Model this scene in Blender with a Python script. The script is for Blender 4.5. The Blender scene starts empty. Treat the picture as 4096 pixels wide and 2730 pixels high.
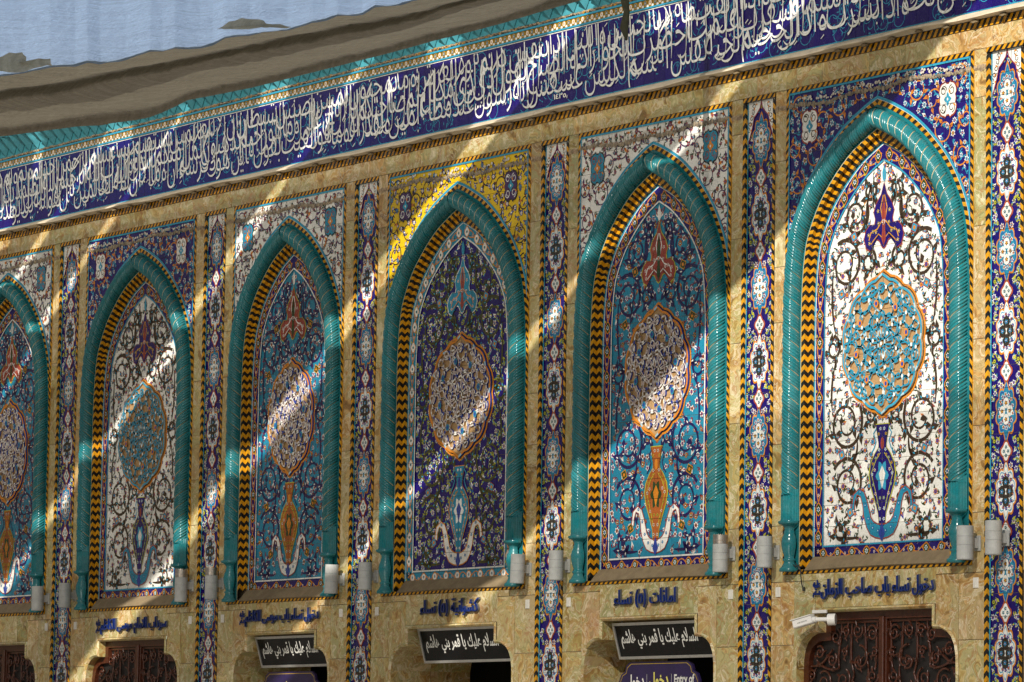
import bpy, math, random, json
from mathutils import Vector, Matrix
from mathutils.geometry import tessellate_polygon
random.seed(7)
SC = bpy.context.scene
COLL = SC.collection
GZ = 1.6                     # the camera's height above the courtyard; all heights below are counted from the lens

# ------------------------------------------------------------------ camera
R3 = [[0.5402531942313046, -0.8379900648210755, 0.07680584212181898],
      [0.8413664452424903, 0.5362698519234705, -0.06720975180726892],
      [0.01513244669205637, 0.10093214145726098, 0.994778222458636]]
FPX = 17319.704
cam = bpy.data.cameras.new('camera'); cam.lens = 36 * FPX / 4096; cam.sensor_width = 36
cam.clip_end = 500; cam.clip_start = 0.1
co = bpy.data.objects.new('camera', cam); COLL.objects.link(co)
co.matrix_world = Matrix(((R3[0][0], R3[0][2], -R3[0][1], 0), (R3[1][0], R3[1][2], -R3[1][1], -25),
                          (R3[2][0], R3[2][2], -R3[2][1], GZ), (0, 0, 0, 1)))
SC.camera = co

# ------------------------------------------------------------------ sky and sun
SUN = Vector((0.72, -1.0, 0.70))
W = bpy.data.worlds.new('World'); SC.world = W; W.use_nodes = True
nt = W.node_tree; bg = nt.nodes['Background']
sky = nt.nodes.new('ShaderNodeTexSky'); sky.sky_type = 'NISHITA'; sky.sun_disc = False
sky.sun_elevation = math.atan2(SUN.z, math.hypot(SUN.x, SUN.y)); sky.sun_rotation = math.atan2(SUN.x, SUN.y)
nt.links.new(sky.outputs[0], bg.inputs[0]); bg.inputs[1].default_value = 0.06
sl = bpy.data.lights.new('sun', 'SUN'); sl.energy = 5.0; sl.angle = math.radians(0.42); sl.color = (1.0, 0.93, 0.82)
so = bpy.data.objects.new('sun', sl); COLL.objects.link(so); so.rotation_euler = SUN.to_track_quat('Z', 'Y').to_euler()
so.location = (-30, -20, 30)
SC.view_settings.view_transform = 'Standard'; SC.view_settings.look = 'None'
SC.view_settings.exposure = 0.38; SC.view_settings.gamma = 1.0; SC.view_settings.use_curve_mapping = False
SC.render.engine = 'CYCLES'
SC.cycles.max_bounces = 6; SC.cycles.diffuse_bounces = 3; SC.cycles.glossy_bounces = 3
SC.cycles.transparent_max_bounces = 6; SC.cycles.caustics_reflective = False; SC.cycles.caustics_refractive = False
SC.cycles.use_denoising = True

# ------------------------------------------------------------------ colours (base colours, linear)
NAVY = (0.009, 0.003, 0.13); COB = (0.02, 0.05, 0.30); TURQ = (0.014, 0.23, 0.37); CYAN = (0.03, 0.30, 0.47)
TEAL = (0.010, 0.160, 0.185); GOLD = (0.60, 0.28, 0.008); YEL = (0.74, 0.50, 0.004); BLK = (0.012, 0.011, 0.010)
WHT = (0.78, 0.78, 0.74); GRN = (0.018, 0.05, 0.014); RED = (0.28, 0.045, 0.03); ORG = (0.62, 0.22, 0.02)
BRN = (0.040, 0.025, 0.014); CREAM = (0.62, 0.50, 0.30); LIME = (0.45, 0.45, 0.04); TAN = (0.42, 0.27, 0.13)
GROUT = (0.50, 0.46, 0.38); PURP = (0.06, 0.02, 0.10); MAR = (0.25, 0.03, 0.06)

# ------------------------------------------------------------------ materials
def newmat(name):
    m = bpy.data.materials.new(name); m.use_nodes = True
    return m, m.node_tree, m.node_tree.nodes['Principled BSDF']
def N(nt, t, **k):
    n = nt.nodes.new(t)
    for a, v in k.items(): setattr(n, a, v)
    return n
def noise(nt, scale, detail=4, rough=.55, vec=None, dist=0):
    n = N(nt, 'ShaderNodeTexNoise'); n.inputs['Scale'].default_value = scale; n.inputs['Detail'].default_value = detail
    n.inputs['Roughness'].default_value = rough; n.inputs['Distortion'].default_value = dist
    if vec is not None: nt.links.new(vec, n.inputs['Vector'])
    return n
def ramp(nt, fac, stops, interp='LINEAR'):
    r = N(nt, 'ShaderNodeValToRGB'); r.color_ramp.interpolation = interp
    els = r.color_ramp.elements
    while len(els) < len(stops): els.new(0.5)
    for e, (p, c) in zip(els, stops): e.position = p; e.color = (*c, 1) if len(c) == 3 else c
    nt.links.new(fac, r.inputs[0]); return r
def mix(nt, fac, a, b, mode='MIX'):
    m = N(nt, 'ShaderNodeMix', data_type='RGBA', blend_type=mode)
    for sock, v in ((m.inputs[0], fac), (m.inputs[6], a), (m.inputs[7], b)):
        if isinstance(v, bpy.types.NodeSocket): nt.links.new(v, sock)
        elif isinstance(v, (int, float)): sock.default_value = v
        else: sock.default_value = (*v, 1)
    return m.outputs[2]
def mathn(nt, op, a, b=None):
    m = N(nt, 'ShaderNodeMath', operation=op)
    for s, v in ((m.inputs[0], a), (m.inputs[1], b)):
        if v is None: continue
        if isinstance(v, bpy.types.NodeSocket): nt.links.new(v, s)
        else: s.default_value = v
    return m.outputs[0]

def glaze_mat(name, rough=.22, dust=.22, bump=.15, coat=.0):
    m, nt, b = newmat(name)
    at = N(nt, 'ShaderNodeAttribute', attribute_name='Col')
    tc = N(nt, 'ShaderNodeTexCoord'); oi = N(nt, 'ShaderNodeObjectInfo')
    geo = N(nt, 'ShaderNodeNewGeometry')
    v = mathn(nt, 'MULTIPLY_ADD', oi.outputs['Random'], .22); v.node.inputs[2].default_value = .86
    n1 = noise(nt, 9, 5, .6, geo.outputs['Position'])
    n2 = noise(nt, 60, 3, .6, geo.outputs['Position'])
    hs = N(nt, 'ShaderNodeHueSaturation'); nt.links.new(at.outputs['Color'], hs.inputs['Color']); nt.links.new(v, hs.inputs['Value'])
    var = ramp(nt, n2.outputs[0], [(.3, (.80, .80, .80)), (.7, (1.12, 1.12, 1.12))])
    c = mix(nt, 1.0, hs.outputs[0], var.outputs[0], 'MULTIPLY')
    dr = ramp(nt, n1.outputs[0], [(.42, (0, 0, 0)), (.75, (1, 1, 1))])
    df = mathn(nt, 'MULTIPLY', dr.outputs[0], dust)
    c = mix(nt, df, c, (.30, .25, .18))
    nt.links.new(c, b.inputs['Base Color'])
    rr = mathn(nt, 'MULTIPLY_ADD', dr.outputs[0], .25); rr.node.inputs[2].default_value = rough
    nt.links.new(rr, b.inputs['Roughness'])
    b.inputs['IOR'].default_value = 1.42
    bp = N(nt, 'ShaderNodeBump'); bp.inputs['Strength'].default_value = bump; bp.inputs['Distance'].default_value = .01
    n3 = noise(nt, 25, 2, .5, geo.outputs['Position']); nt.links.new(n3.outputs[0], bp.inputs['Height'])
    nt.links.new(bp.outputs[0], b.inputs['Normal'])
    return m
GLZ = glaze_mat('glazed_tile', rough=.15, dust=.035); ROPE = glaze_mat('glazed_rope', rough=.13, dust=.10, bump=.10)
PAINT = glaze_mat('white_glaze_lettering', rough=.3, dust=.03, bump=.05)
PLAIN = glaze_mat('painted_plain', rough=.5, dust=.3, bump=.2)

def marble():
    m, nt, b = newmat('onyx_marble')
    geo = N(nt, 'ShaderNodeNewGeometry'); oi = N(nt, 'ShaderNodeObjectInfo')
    off = N(nt, 'ShaderNodeVectorMath', operation='MULTIPLY_ADD')
    cb = N(nt, 'ShaderNodeCombineXYZ'); nt.links.new(oi.outputs['Random'], cb.inputs[0])
    q = mathn(nt, 'MULTIPLY', oi.outputs['Random'], 7.3); q = mathn(nt, 'FRACT', q); nt.links.new(q, cb.inputs[1]); nt.links.new(q, cb.inputs[2])
    nt.links.new(cb.outputs[0], off.inputs[0]); off.inputs[1].default_value = (37, 41, 29); nt.links.new(geo.outputs['Position'], off.inputs[2])
    p = off.outputs[0]
    w = noise(nt, 2.0, 3, .5, p)
    wv = N(nt, 'ShaderNodeVectorMath', operation='MULTIPLY_ADD'); nt.links.new(w.outputs['Color'], wv.inputs[0]); wv.inputs[1].default_value = (1.1, 1.1, 1.1); nt.links.new(p, wv.inputs[2])
    a = noise(nt, 2.1, 3, .5, wv.outputs[0], 2.0)
    base = ramp(nt, a.outputs[0], [(.30, (.22, .14, .05)), (.40, (.46, .33, .13)), (.465, (.60, .49, .25)), (.50, (.32, .29, .14)), (.53, (.52, .46, .25)), (.60, (.42, .38, .21)), (.70, (.68, .61, .42))])
    # tint of the slab: green, yellow or rose
    tint = ramp(nt, oi.outputs['Random'], [(0, (.62, .68, .50)), (.25, (1, .96, .84)), (.5, (.76, .76, .56)), (.7, (1.08, .94, .76)), (.85, (.92, .74, .60)), (1, (.70, .74, .62))])
    c = mix(nt, .9, base.outputs[0], tint.outputs[0], 'MULTIPLY')
    wf = noise(nt, 3.0, 3, .5, wv.outputs[0], 1.6)
    v1 = ramp(nt, wf.outputs[0], [(.44, (0, 0, 0)), (.48, (1, 1, 1)), (.51, (0, 0, 0))])
    c = mix(nt, mathn(nt, 'MULTIPLY', v1.outputs[0], .7), c, (.34, .15, .045))
    wh = noise(nt, 2.4, 5, .6, wv.outputs[0], 2.4)
    v2 = ramp(nt, wh.outputs[0], [(.52, (0, 0, 0)), (.555, (1, 1, 1)), (.59, (0, 0, 0))])
    c = mix(nt, mathn(nt, 'MULTIPLY', v2.outputs[0], .7), c, (.72, .64, .46))
    rd = noise(nt, 1.6, 4, .6, wv.outputs[0])
    v3 = ramp(nt, rd.outputs[0], [(.56, (0, 0, 0)), (.72, (1, 1, 1))])
    c = mix(nt, mathn(nt, 'MULTIPLY', v3.outputs[0], .45), c, (.42, .22, .13))
    nt.links.new(c, b.inputs['Base Color']); b.inputs['Roughness'].default_value = .34
    bp = N(nt, 'ShaderNodeBump'); bp.inputs['Strength'].default_value = .08; bp.inputs['Distance'].default_value = .01
    nt.links.new(wf.outputs[0], bp.inputs['Height']); nt.links.new(bp.outputs[0], b.inputs['Normal'])
    return m
MARB = marble()

def simple(name, col, rough=.6, metal=0, var=.25, scale=12, bump=.2, streak=None):
    m, nt, b = newmat(name)
    geo = N(nt, 'ShaderNodeNewGeometry')
    vec = geo.outputs['Position']
    if streak:
        mp = N(nt, 'ShaderNodeMapping'); nt.links.new(vec, mp.inputs[0]); mp.inputs['Scale'].default_value = streak; vec = mp.outputs[0]
    n = noise(nt, scale, 6, .6, vec)
    r = ramp(nt, n.outputs[0], [(.25, tuple(x * (1 - var) for x in col)), (.75, tuple(min(1, x * (1 + var)) for x in col))])
    nt.links.new(r.outputs[0], b.inputs['Base Color']); b.inputs['Roughness'].default_value = rough; b.inputs['Metallic'].default_value = metal
    bp = N(nt, 'ShaderNodeBump'); bp.inputs['Strength'].default_value = bump; bp.inputs['Distance'].default_value = .01
    nt.links.new(n.outputs[0], bp.inputs['Height']); nt.links.new(bp.outputs[0], b.inputs['Normal'])
    return m
LEDGE = simple('ledge_plaster', (.56, .48, .36), .75, 0, .2, 6, .25, (1, 1, 3))
MORTAR = simple('grout', (.22, .17, .11), .9, 0, .3, 30, .4)
RUBBLE = simple('broken_mortar', (.34, .25, .16), .95, 0, .6, 35, .8)
SILL = simple('dusty_sill_cloth', (.20, .15, .085), .9, 0, .25, 9, .25)
WOOD = simple('carved_brown_wood', (.060, .015, .006), .30, 0, .5, 20, .35)
DARKW = simple('dark_door_backing', (.012, .009, .008), .6, 0, .3, 10, .1)
LAMPG = simple('grey_lamp_paint', (.40, .41, .40), .55, 0, .16, 14, .08)
STEEL = simple('worn_steel_collar', (.50, .44, .38), .32, .9, .3, 30, .2, (1, 1, .2))
ALU = simple('aluminium_frame', (.42, .42, .41), .4, .7, .12, 20, .05)
BLKP = simple('glossy_black_board', (.004, .004, .005), .25, 0, .3, 5, .01)
BLKP.node_tree.nodes['Principled BSDF'].inputs['Specular IOR Level'].default_value = .12
PURPB = simple('purple_board', (.022, .014, .07), .3, 0, .2, 4, .01)
WPL = simple('white_plate', (.70, .68, .62), .5, 0, .12, 30, .05)
CAMW = simple('white_camera_plastic', (.74, .73, .70), .35, 0, .06, 10, .02)
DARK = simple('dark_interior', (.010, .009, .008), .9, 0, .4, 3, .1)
CORN = simple('turquoise_cornice_paint', (.06, .30, .37), .5, 0, .22, 8, .15)
PAVE = simple('courtyard_marble', (.42, .39, .34), .35, 0, .12, 1.5, .05)
BLUEL = simple('blue_letter_enamel', (.004, .022, .15), .3, 0, .2, 10, .03)
OUTL = simple('dark_letter_rim', (.10, .10, .095), .5, 0, .2, 10, .03)
RUBBER = simple('black_cable_rubber', (.02, .02, .018), .7, 0, .3, 20, .1)
STRAP = simple('dark_olive_strap', (.05, .05, .028), .9, 0, .35, 30, .4)

def fabric(name, col, trans, clear, weave=90, back=None, wr=.5):
    m, nt, b = newmat(name)
    nt.nodes.remove(b); out = nt.nodes['Material Output']
    geo = N(nt, 'ShaderNodeNewGeometry')
    n = noise(nt, 3, 6, .6, geo.outputs['Position'])
    mp = N(nt, 'ShaderNodeMapping'); nt.links.new(geo.outputs['Position'], mp.inputs[0]); mp.inputs['Scale'].default_value = (2.2, 9, 9)
    n2 = noise(nt, 6, 5, .6, mp.outputs[0], .8)
    mp3 = N(nt, 'ShaderNodeMapping'); nt.links.new(geo.outputs['Position'], mp3.inputs[0]); mp3.inputs['Scale'].default_value = (9, 1.0, 1.6)
    n3 = noise(nt, 2, 4, .6, mp3.outputs[0])
    r = ramp(nt, n2.outputs[0], [(.25, tuple(x * .80 for x in col)), (.75, tuple(min(1, x * 1.12) for x in col))])
    st = ramp(nt, n3.outputs[0], [(.3, (.80, .80, .80)), (.65, (1.05, 1.05, 1.05))])
    c = mix(nt, 1.0, r.outputs[0], st.outputs[0], 'MULTIPLY')
    bp = N(nt, 'ShaderNodeBump'); bp.inputs['Strength'].default_value = wr; bp.inputs['Distance'].default_value = .02
    nt.links.new(n2.outputs[0], bp.inputs['Height'])
    d = N(nt, 'ShaderNodeBsdfDiffuse'); t = N(nt, 'ShaderNodeBsdfTranslucent'); tr = N(nt, 'ShaderNodeBsdfTransparent')
    nt.links.new(c, d.inputs[0]); nt.links.new(bp.outputs[0], d.inputs['Normal']); nt.links.new(bp.outputs[0], t.inputs['Normal'])
    if back: nt.links.new(mix(nt, 1.0, c, back, 'MULTIPLY'), t.inputs[0])
    else: nt.links.new(c, t.inputs[0])
    s = N(nt, 'ShaderNodeMixShader'); s.inputs[0].default_value = trans; nt.links.new(d.outputs[0], s.inputs[1]); nt.links.new(t.outputs[0], s.inputs[2])
    s2 = N(nt, 'ShaderNodeMixShader'); s2.inputs[0].default_value = clear; nt.links.new(s.outputs[0], s2.inputs[1]); nt.links.new(tr.outputs[0], s2.inputs[2])
    nt.links.new(s2.outputs[0], out.inputs[0])
    return m
SHEET = fabric('white_awning_fabric', (.58, .53, .44), .32, .085)
TOPF = fabric('frieze_brightening_fabric', (.80, .78, .72), .62, .22)  # lighter stretch made up to let more light onto the frieze
DBLF = fabric('second_awning_layer', (.50, .45, .38), .35, .30)
DIMF = fabric('added_dimming_fabric', (.58, .53, .45), .4, .56)  # added layer, out of view, that dims part of the wall
SHADEDF = fabric('shaded_canopy_fabric', (.34, .31, .25), .22, .0, wr=.9)  # shade on the white canopy's lower part, put into a brown colour
WHITEF = fabric('backlit_canopy_fabric', (.44, .60, .86), .62, .0, wr=1.6)  # same white canopy; sky backlight put into its bluish colour
PATCHF = fabric('torn_beige_fabric', (.48, .44, .34), .62, .0, wr=.8)

# ------------------------------------------------------------------ object helpers
def tag(o, label=None, cat=None, group=None, kind=None):
    if label: o['label'] = label
    if cat: o['category'] = cat
    if group: o['group'] = group
    if kind: o['kind'] = kind
    return o
def thing(name, loc, label, cat, group=None):
    o = bpy.data.objects.new(name, None); COLL.objects.link(o); o.location = (loc[0], loc[1], loc[2] + GZ)
    o.empty_display_size = .2
    return tag(o, label, cat, group)
def rootloc(o):
    v = Vector((0, 0, 0))
    while o is not None: v += Vector(o.location); o = o.parent
    return v
def mk(name, verts, faces, mat, parent=None, cols=None, smooth=False, kind=None, label=None):
    """verts given as (x, y, height above the lens) in the place's own axes"""
    base = rootloc(parent) if parent else Vector((0, 0, 0))
    me = bpy.data.meshes.new(name)
    bx, by, bz = base
    me.from_pydata([(v[0] - bx, v[1] - by, v[2] + GZ - bz) for v in verts], [], faces)
    if cols is not None:
        a = me.attributes.new('Col', 'FLOAT_COLOR', 'FACE')
        buf = []
        for c in cols: buf += [c[0], c[1], c[2], 1.0]
        a.data.foreach_set('color', buf)
    me.materials.append(mat)
    if smooth: me.polygons.foreach_set('use_smooth', [True] * len(me.polygons))
    o = bpy.data.objects.new(name, me); COLL.objects.link(o)
    if parent: o.parent = parent
    if kind: o['kind'] = kind
    if label: o['label'] = label
    return o
class MB:
    def __init__(s): s.v = []; s.f = []; s.c = []
    def face(s, pts, col=WHT):
        i = len(s.v); s.v += pts; s.f.append(tuple(range(i, i + len(pts)))); s.c.append(col)
    def box(s, x0, x1, y0, y1, z0, z1, col=WHT, ch=0):
        P = [(x0, y0, z0), (x1, y0, z0), (x1, y1, z0), (x0, y1, z0), (x0, y0, z1), (x1, y0, z1), (x1, y1, z1), (x0, y1, z1)]
        if ch:   # chamfered front (towards -y)
            c = ch
            P2 = [(x0 + c, y0, z0 + c), (x1 - c, y0, z0 + c), (x1 - c, y0, z1 - c), (x0 + c, y0, z1 - c),
                  (x0, y0 + c, z0), (x1, y0 + c, z0), (x1, y0 + c, z1), (x0, y0 + c, z1),
                  (x0, y1, z0), (x1, y1, z0), (x1, y1, z1), (x0, y1, z1)]
            i = len(s.v); s.v += P2
            for q in ((0, 1, 2, 3), (4, 5, 1, 0), (5, 6, 2, 1), (6, 7, 3, 2), (7, 4, 0, 3), (8, 9, 5, 4), (9, 10, 6, 5), (10, 11, 7, 6), (11, 8, 4, 7)):
                s.f.append(tuple(i + k for k in q)); s.c.append(col)
            return
        i = len(s.v); s.v += P
        for q in ((0, 1, 5, 4), (1, 2, 6, 5), (2, 3, 7, 6), (3, 0, 4, 7), (4, 5, 6, 7), (3, 2, 1, 0)):
            s.f.append(tuple(i + k for k in q)); s.c.append(col)
    def tube(s, pts, r, col=WHT, n=6, caps=True):
        """pts 3-D, r a number or list"""
        m = len(pts); rings = []
        for k, p in enumerate(pts):
            a = Vector(pts[max(0, k - 1)]); b = Vector(pts[min(m - 1, k + 1)]); t = (b - a).normalized() if (b - a).length > 1e-9 else Vector((0, 0, 1))
            u = t.cross(Vector((0, 1, 0)))
            if u.length < 1e-3: u = t.cross(Vector((1, 0, 0)))
            u.normalize(); w = t.cross(u)
            rr = r[k] if isinstance(r, (list, tuple)) else r
            i = len(s.v)
            for j in range(n):
                an = 2 * math.pi * j / n
                q = Vector(p) + (u * math.cos(an) + w * math.sin(an)) * rr
                s.v.append(tuple(q))
            rings.append(i)
        for a, b in zip(rings, rings[1:]):
            for j in range(n):
                s.f.append((a + j, a + (j + 1) % n, b + (j + 1) % n, b + j)); s.c.append(col)
        if caps:
            s.f.append(tuple(rings[0] + j for j in range(n))); s.c.append(col)
            s.f.append(tuple(rings[-1] + n - 1 - j for j in range(n))); s.c.append(col)
    def lathe(s, cx, cy, prof, col=WHT, n=20, a0=0, a1=2 * math.pi):
        full = abs(a1 - a0 - 2 * math.pi) < 1e-6
        m = n if full else n + 1; rings = []
        for (r, z) in prof:
            rings.append(len(s.v))
            for j in range(m):
                an = a0 + (a1 - a0) * j / n
                s.v.append((cx + r * math.cos(an), cy + r * math.sin(an), z))
        for a, b in zip(rings, rings[1:]):
            for j in range(n):
                k = (j + 1) % m
                s.f.append((a + j, a + k, b + k, b + j)); s.c.append(col)
    def build(s, name, mat, parent=None, smooth=False, kind=None, label=None):
        return mk(name, s.v, s.f, mat, parent, s.c, smooth, kind, label)

# ------------------------------------------------------------------ flat art: convex polygons in (x, z), clipped to the tiles
def clip_half(poly, a, b, c):
    """keep a*x + b*z <= c"""
    out = []; n = len(poly)
    for i in range(n):
        p = poly[i]; q = poly[(i + 1) % n]
        dp = a * p[0] + b * p[1] - c; dq = a * q[0] + b * q[1] - c
        if dp <= 0: out.append(p)
        if (dp < 0 < dq) or (dq < 0 < dp):
            t = dp / (dp - dq); out.append((p[0] + (q[0] - p[0]) * t, p[1] + (q[1] - p[1]) * t))
    return out
def clip_region(poly, region):
    for h in region:
        poly = clip_half(poly, *h)
        if len(poly) < 3: return None
    A = 0
    for i in range(len(poly)):
        p = poly[i]; q = poly[(i + 1) % len(poly)]; A += p[0] * q[1] - q[0] * p[1]
    if abs(A) < 2e-6: return None
    return poly if A > 0 else poly[::-1]
class Art:
    def __init__(s): s.p = []
    def poly(s, pts, col, L):
        xs = [p[0] for p in pts]; zs = [p[1] for p in pts]
        s.p.append((L, pts, col, min(xs), max(xs), min(zs), max(zs)))
    def star(s, x, z, pts, col, L):       # star-shaped outline as a fan
        n = len(pts)
        for i in range(0, n, 1):
            s.poly([(x, z), pts[i], pts[(i + 1) % n]], col, L)
    def radial(s, x, z, rf, n, col, L, sx=1, sz=1, rot=0):
        pts = []
        for i in range(n):
            a = 2 * math.pi * i / n + rot; r = rf(a - rot)
            pts.append((x + sx * r * math.cos(a), z + sz * r * math.sin(a)))
        s.star(x, z, pts, col, L)
    def disc(s, x, z, rx, rz, col, L, n=8, rot=0):
        s.poly([(x + rx * math.cos(2 * math.pi * i / n + rot), z + rz * math.sin(2 * math.pi * i / n + rot)) for i in range(n)], col, L)
    def ribbon(s, pts, w, col, L):
        m = len(pts); l = []; r = []
        for k in range(m):
            a = pts[max(0, k - 1)]; b = pts[min(m - 1, k + 1)]
            dx, dz = b[0] - a[0], b[1] - a[1]; d = math.hypot(dx, dz) or 1
            ww = (w[k] if isinstance(w, (list, tuple)) else w) / 2
            nx, nz = -dz / d * ww, dx / d * ww
            l.append((pts[k][0] + nx, pts[k][1] + nz)); r.append((pts[k][0] - nx, pts[k][1] - nz))
        for k in range(m - 1):
            s.poly([r[k], r[k + 1], l[k + 1], l[k]], col, L)
    def leaf(s, x, z, ln, wd, ang, col, L):
        c, q = math.cos(ang), math.sin(ang)
        f = lambda u, v: (x + u * c - v * q, z + u * q + v * c)
        s.poly([f(0, 0), f(ln * .4, -wd / 2), f(ln, 0), f(ln * .4, wd / 2)], col, L)
    def flower(s, x, z, r, c1, c2, c3, L, n=6, rim=None):
        rot = random.random() * 3
        if rim: s.disc(x, z, r * 1.2, r * 1.2, rim, L, 8, rot)
        s.radial(x, z, lambda a: r * (1 if int(round(a / math.pi * n)) % 2 == 0 else .58), 2 * n, c1, L + 1, rot=rot)
        s.disc(x, z, r * .55, r * .55, c2, L + 2, 6, rot); s.disc(x, z, r * .24, r * .24, c3, L + 3, 5, rot)
    def cells(s):
        s.p.sort(key=lambda t: t[0]); return s.p
def spiral(cx, cz, r0, r1, a0, turns, n=30, sx=1):
    return [(cx + sx * (r0 + (r1 - r0) * t / n) * math.cos(a0 + turns * 2 * math.pi * t / n),
             cz + (r0 + (r1 - r0) * t / n) * math.sin(a0 + turns * 2 * math.pi * t / n)) for t in range(n + 1)]
def tile_object(name, region_list, polys, ybase, parent, base, cell, thick=.022, gap=.0022, kind=None, tilt=.005, grout=None):
    """one tile: a body with depth and the glaze printed on it, cut to the regions (convex) of the cell"""
    x0, x1, z0, z1 = cell
    mb = MB(); inner = [(1, 0, x1 - gap), (-1, 0, -(x0 + gap)), (0, 1, z1 - gap), (0, -1, -(z0 + gap))]
    cxm, czm = (x0 + x1) / 2, (z0 + z1) / 2
    ax = random.uniform(-tilt, tilt); az = random.uniform(-tilt, tilt)
    yy = lambda x, z, L: ybase - .0006 * L + (x - cxm) * ax + (z - czm) * az
    big = [(x0, z0), (x1, z0), (x1, z1), (x0, z1)]
    got = False
    for reg in region_list:
        rr = inner + reg
        b = clip_region(big, rr)
        if not b: continue
        got = True
        mb.face([(x, yy(x, z, 0), z) for x, z in b], base)
        n = len(b)
        for i in range(n):
            p = b[i]; q = b[(i + 1) % n]
            mb.face([(p[0], yy(p[0], p[1], 0), p[1]), (p[0], ybase + thick, p[1]), (q[0], ybase + thick, q[1]), (q[0], yy(q[0], q[1], 0), q[1])], base)
        for L, pts, col, a, bb, c, d in polys:
            if bb < x0 or a > x1 or d < z0 or c > z1: continue
            k = clip_region(pts, rr)
            if k: mb.face([(x, yy(x, z, L), z) for x, z in k], col)
    if not got: return None
    return mb.build(name, GLZ, parent, kind=kind)
def bucket(polys, x0, z0, cw, ch, nx, nz):
    B = {}
    for p in polys:
        i0 = int((p[3] - x0) // cw); i1 = int((p[4] - x0) // cw); j0 = int((p[5] - z0) // ch); j1 = int((p[6] - z0) // ch)
        for i in range(max(0, i0), min(nx - 1, i1) + 1):
            for j in range(max(0, j0), min(nz - 1, j1) + 1):
                B.setdefault((i, j), []).append(p)
    return B

# ------------------------------------------------------------------ Arabic lettering (joined letter forms set right to left)
FORMS = {'ا': (0xFE8D, 0xFE8E), 'أ': (0xFE83, 0xFE84), 'ب': 0xFE8F, 'ة': (0xFE93, 0xFE94), 'ت': 0xFE95, 'ث': 0xFE99, 'ج': 0xFE9D, 'ح': 0xFEA1, 'خ': 0xFEA5,
         'د': (0xFEA9, 0xFEAA), 'ذ': (0xFEAB, 0xFEAC), 'ر': (0xFEAD, 0xFEAE), 'ز': (0xFEAF, 0xFEB0), 'س': 0xFEB1, 'ش': 0xFEB5, 'ص': 0xFEB9, 'ض': 0xFEBD,
         'ط': 0xFEC1, 'ظ': 0xFEC5, 'ع': 0xFEC9, 'غ': 0xFECD, 'ف': 0xFED1, 'ق': 0xFED5, 'ك': 0xFED9, 'ل': 0xFEDD, 'م': 0xFEE1, 'ن': 0xFEE5, 'ه': 0xFEE9,
         'و': (0xFEED, 0xFEEE), 'ى': (0xFEEF, 0xFEF0), 'ي': 0xFEF1, 'ء': (0xFE80, 0xFE80)}
def shape(text):
    out = []
    for w in text.replace('(', '\x01').replace(')', '(').replace('\x01', ')').split(' '):
        k = 0; prev = False; g = []
        while k < len(w):
            ch = w[k]
            if ch not in FORMS: g.append(ch); prev = False; k += 1; continue
            if ch == 'ل' and k + 1 < len(w) and w[k + 1] == 'ا':
                g.append(chr(0xFEFC if prev else 0xFEFB)); prev = False; k += 2; continue
            f = FORMS[ch]; nxt = k + 1 < len(w) and w[k + 1] in FORMS and w[k + 1] != 'ء'
            if isinstance(f, tuple):
                g.append(chr(f[1] if prev else f[0])); prev = False
            else:
                code = f + (3 if (prev and nxt) else 2 if nxt else 1 if prev else 0)
                g.append(chr(code)); prev = nxt
            k += 1
        out.append(''.join(g[::-1]))
    return ' '.join(out[::-1])
def text_mesh(s, bold=.0, extr=0, res=2):
    """flat or extruded lettering as raw (verts, faces), x to the right, y up"""
    cu = bpy.data.curves.new('lettering', 'FONT'); cu.body = s; cu.offset = bold; cu.extrude = extr; cu.resolution_u = res
    o = bpy.data.objects.new('lettering', cu); COLL.objects.link(o)
    dg = bpy.context.evaluated_depsgraph_get(); me = o.evaluated_get(dg).to_mesh()
    V = [tuple(v.co) for v in me.vertices]; F = [tuple(p.vertices) for p in me.polygons]
    o.evaluated_get(dg).to_mesh_clear(); bpy.data.objects.remove(o); bpy.data.curves.remove(cu)
    return V, F
_TEXT = {}
_raw_text_mesh = text_mesh
def text_mesh(s, bold=.0, extr=0, res=2):
    k = (s, round(bold, 4), extr, res)
    if k not in _TEXT: _TEXT[k] = _raw_text_mesh(s, bold, extr, res)
    return _TEXT[k]
def fit_text(V, x0, x1, z0, z1, y, depth=1.0, tall=None):
    if tall:
        V = [(v[0], v[1] if v[1] < tall[0] else tall[0] + (v[1] - tall[0]) * tall[1], v[2]) for v in V]
    a = min(v[0] for v in V); b = max(v[0] for v in V); c = min(v[1] for v in V); d = max(v[1] for v in V)
    sx = (x1 - x0) / (b - a); sz = (z1 - z0) / (d - c)
    return [(x0 + (v[0] - a) * sx, y - v[2] * depth, z0 + (v[1] - c) * sz) for v in V]
#==PART2==
# writing: the words of the frieze, right to left
TXT = ('واذا البحار سجرت واذا النفوس زوجت واذا الموءدة سئلت باي ذنب قتلت واذا الصحف نشرت واذا السماء كشطت واذا الجحيم سعرت واذا الجنة ازلفت علمت نفس ما احضرت '
       'فلا اقسم بالخنس الجوار الكنس والليل اذا عسعس والصبح اذا تنفس انه لقول رسول كريم ذي قوة عند ذي العرش مكين مطاع ثم امين وما صاحبكم بمجنون ولقد راه بالافق المبين '
       'وما هو على الغيب بضنين وما هو بقول شيطان رجيم فاين تذهبون ان هو الا ذكر للعالمين لمن شاء منكم ان يستقيم وما تشاءون الا ان يشاء الله رب العالمين '
       'بسم الله الرحمن الرحيم قل هو الله احد الله الصمد لم يلد ولم يولد ولم يكن له كفوا احد').replace('ئ', 'ى').split(' ')

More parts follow.
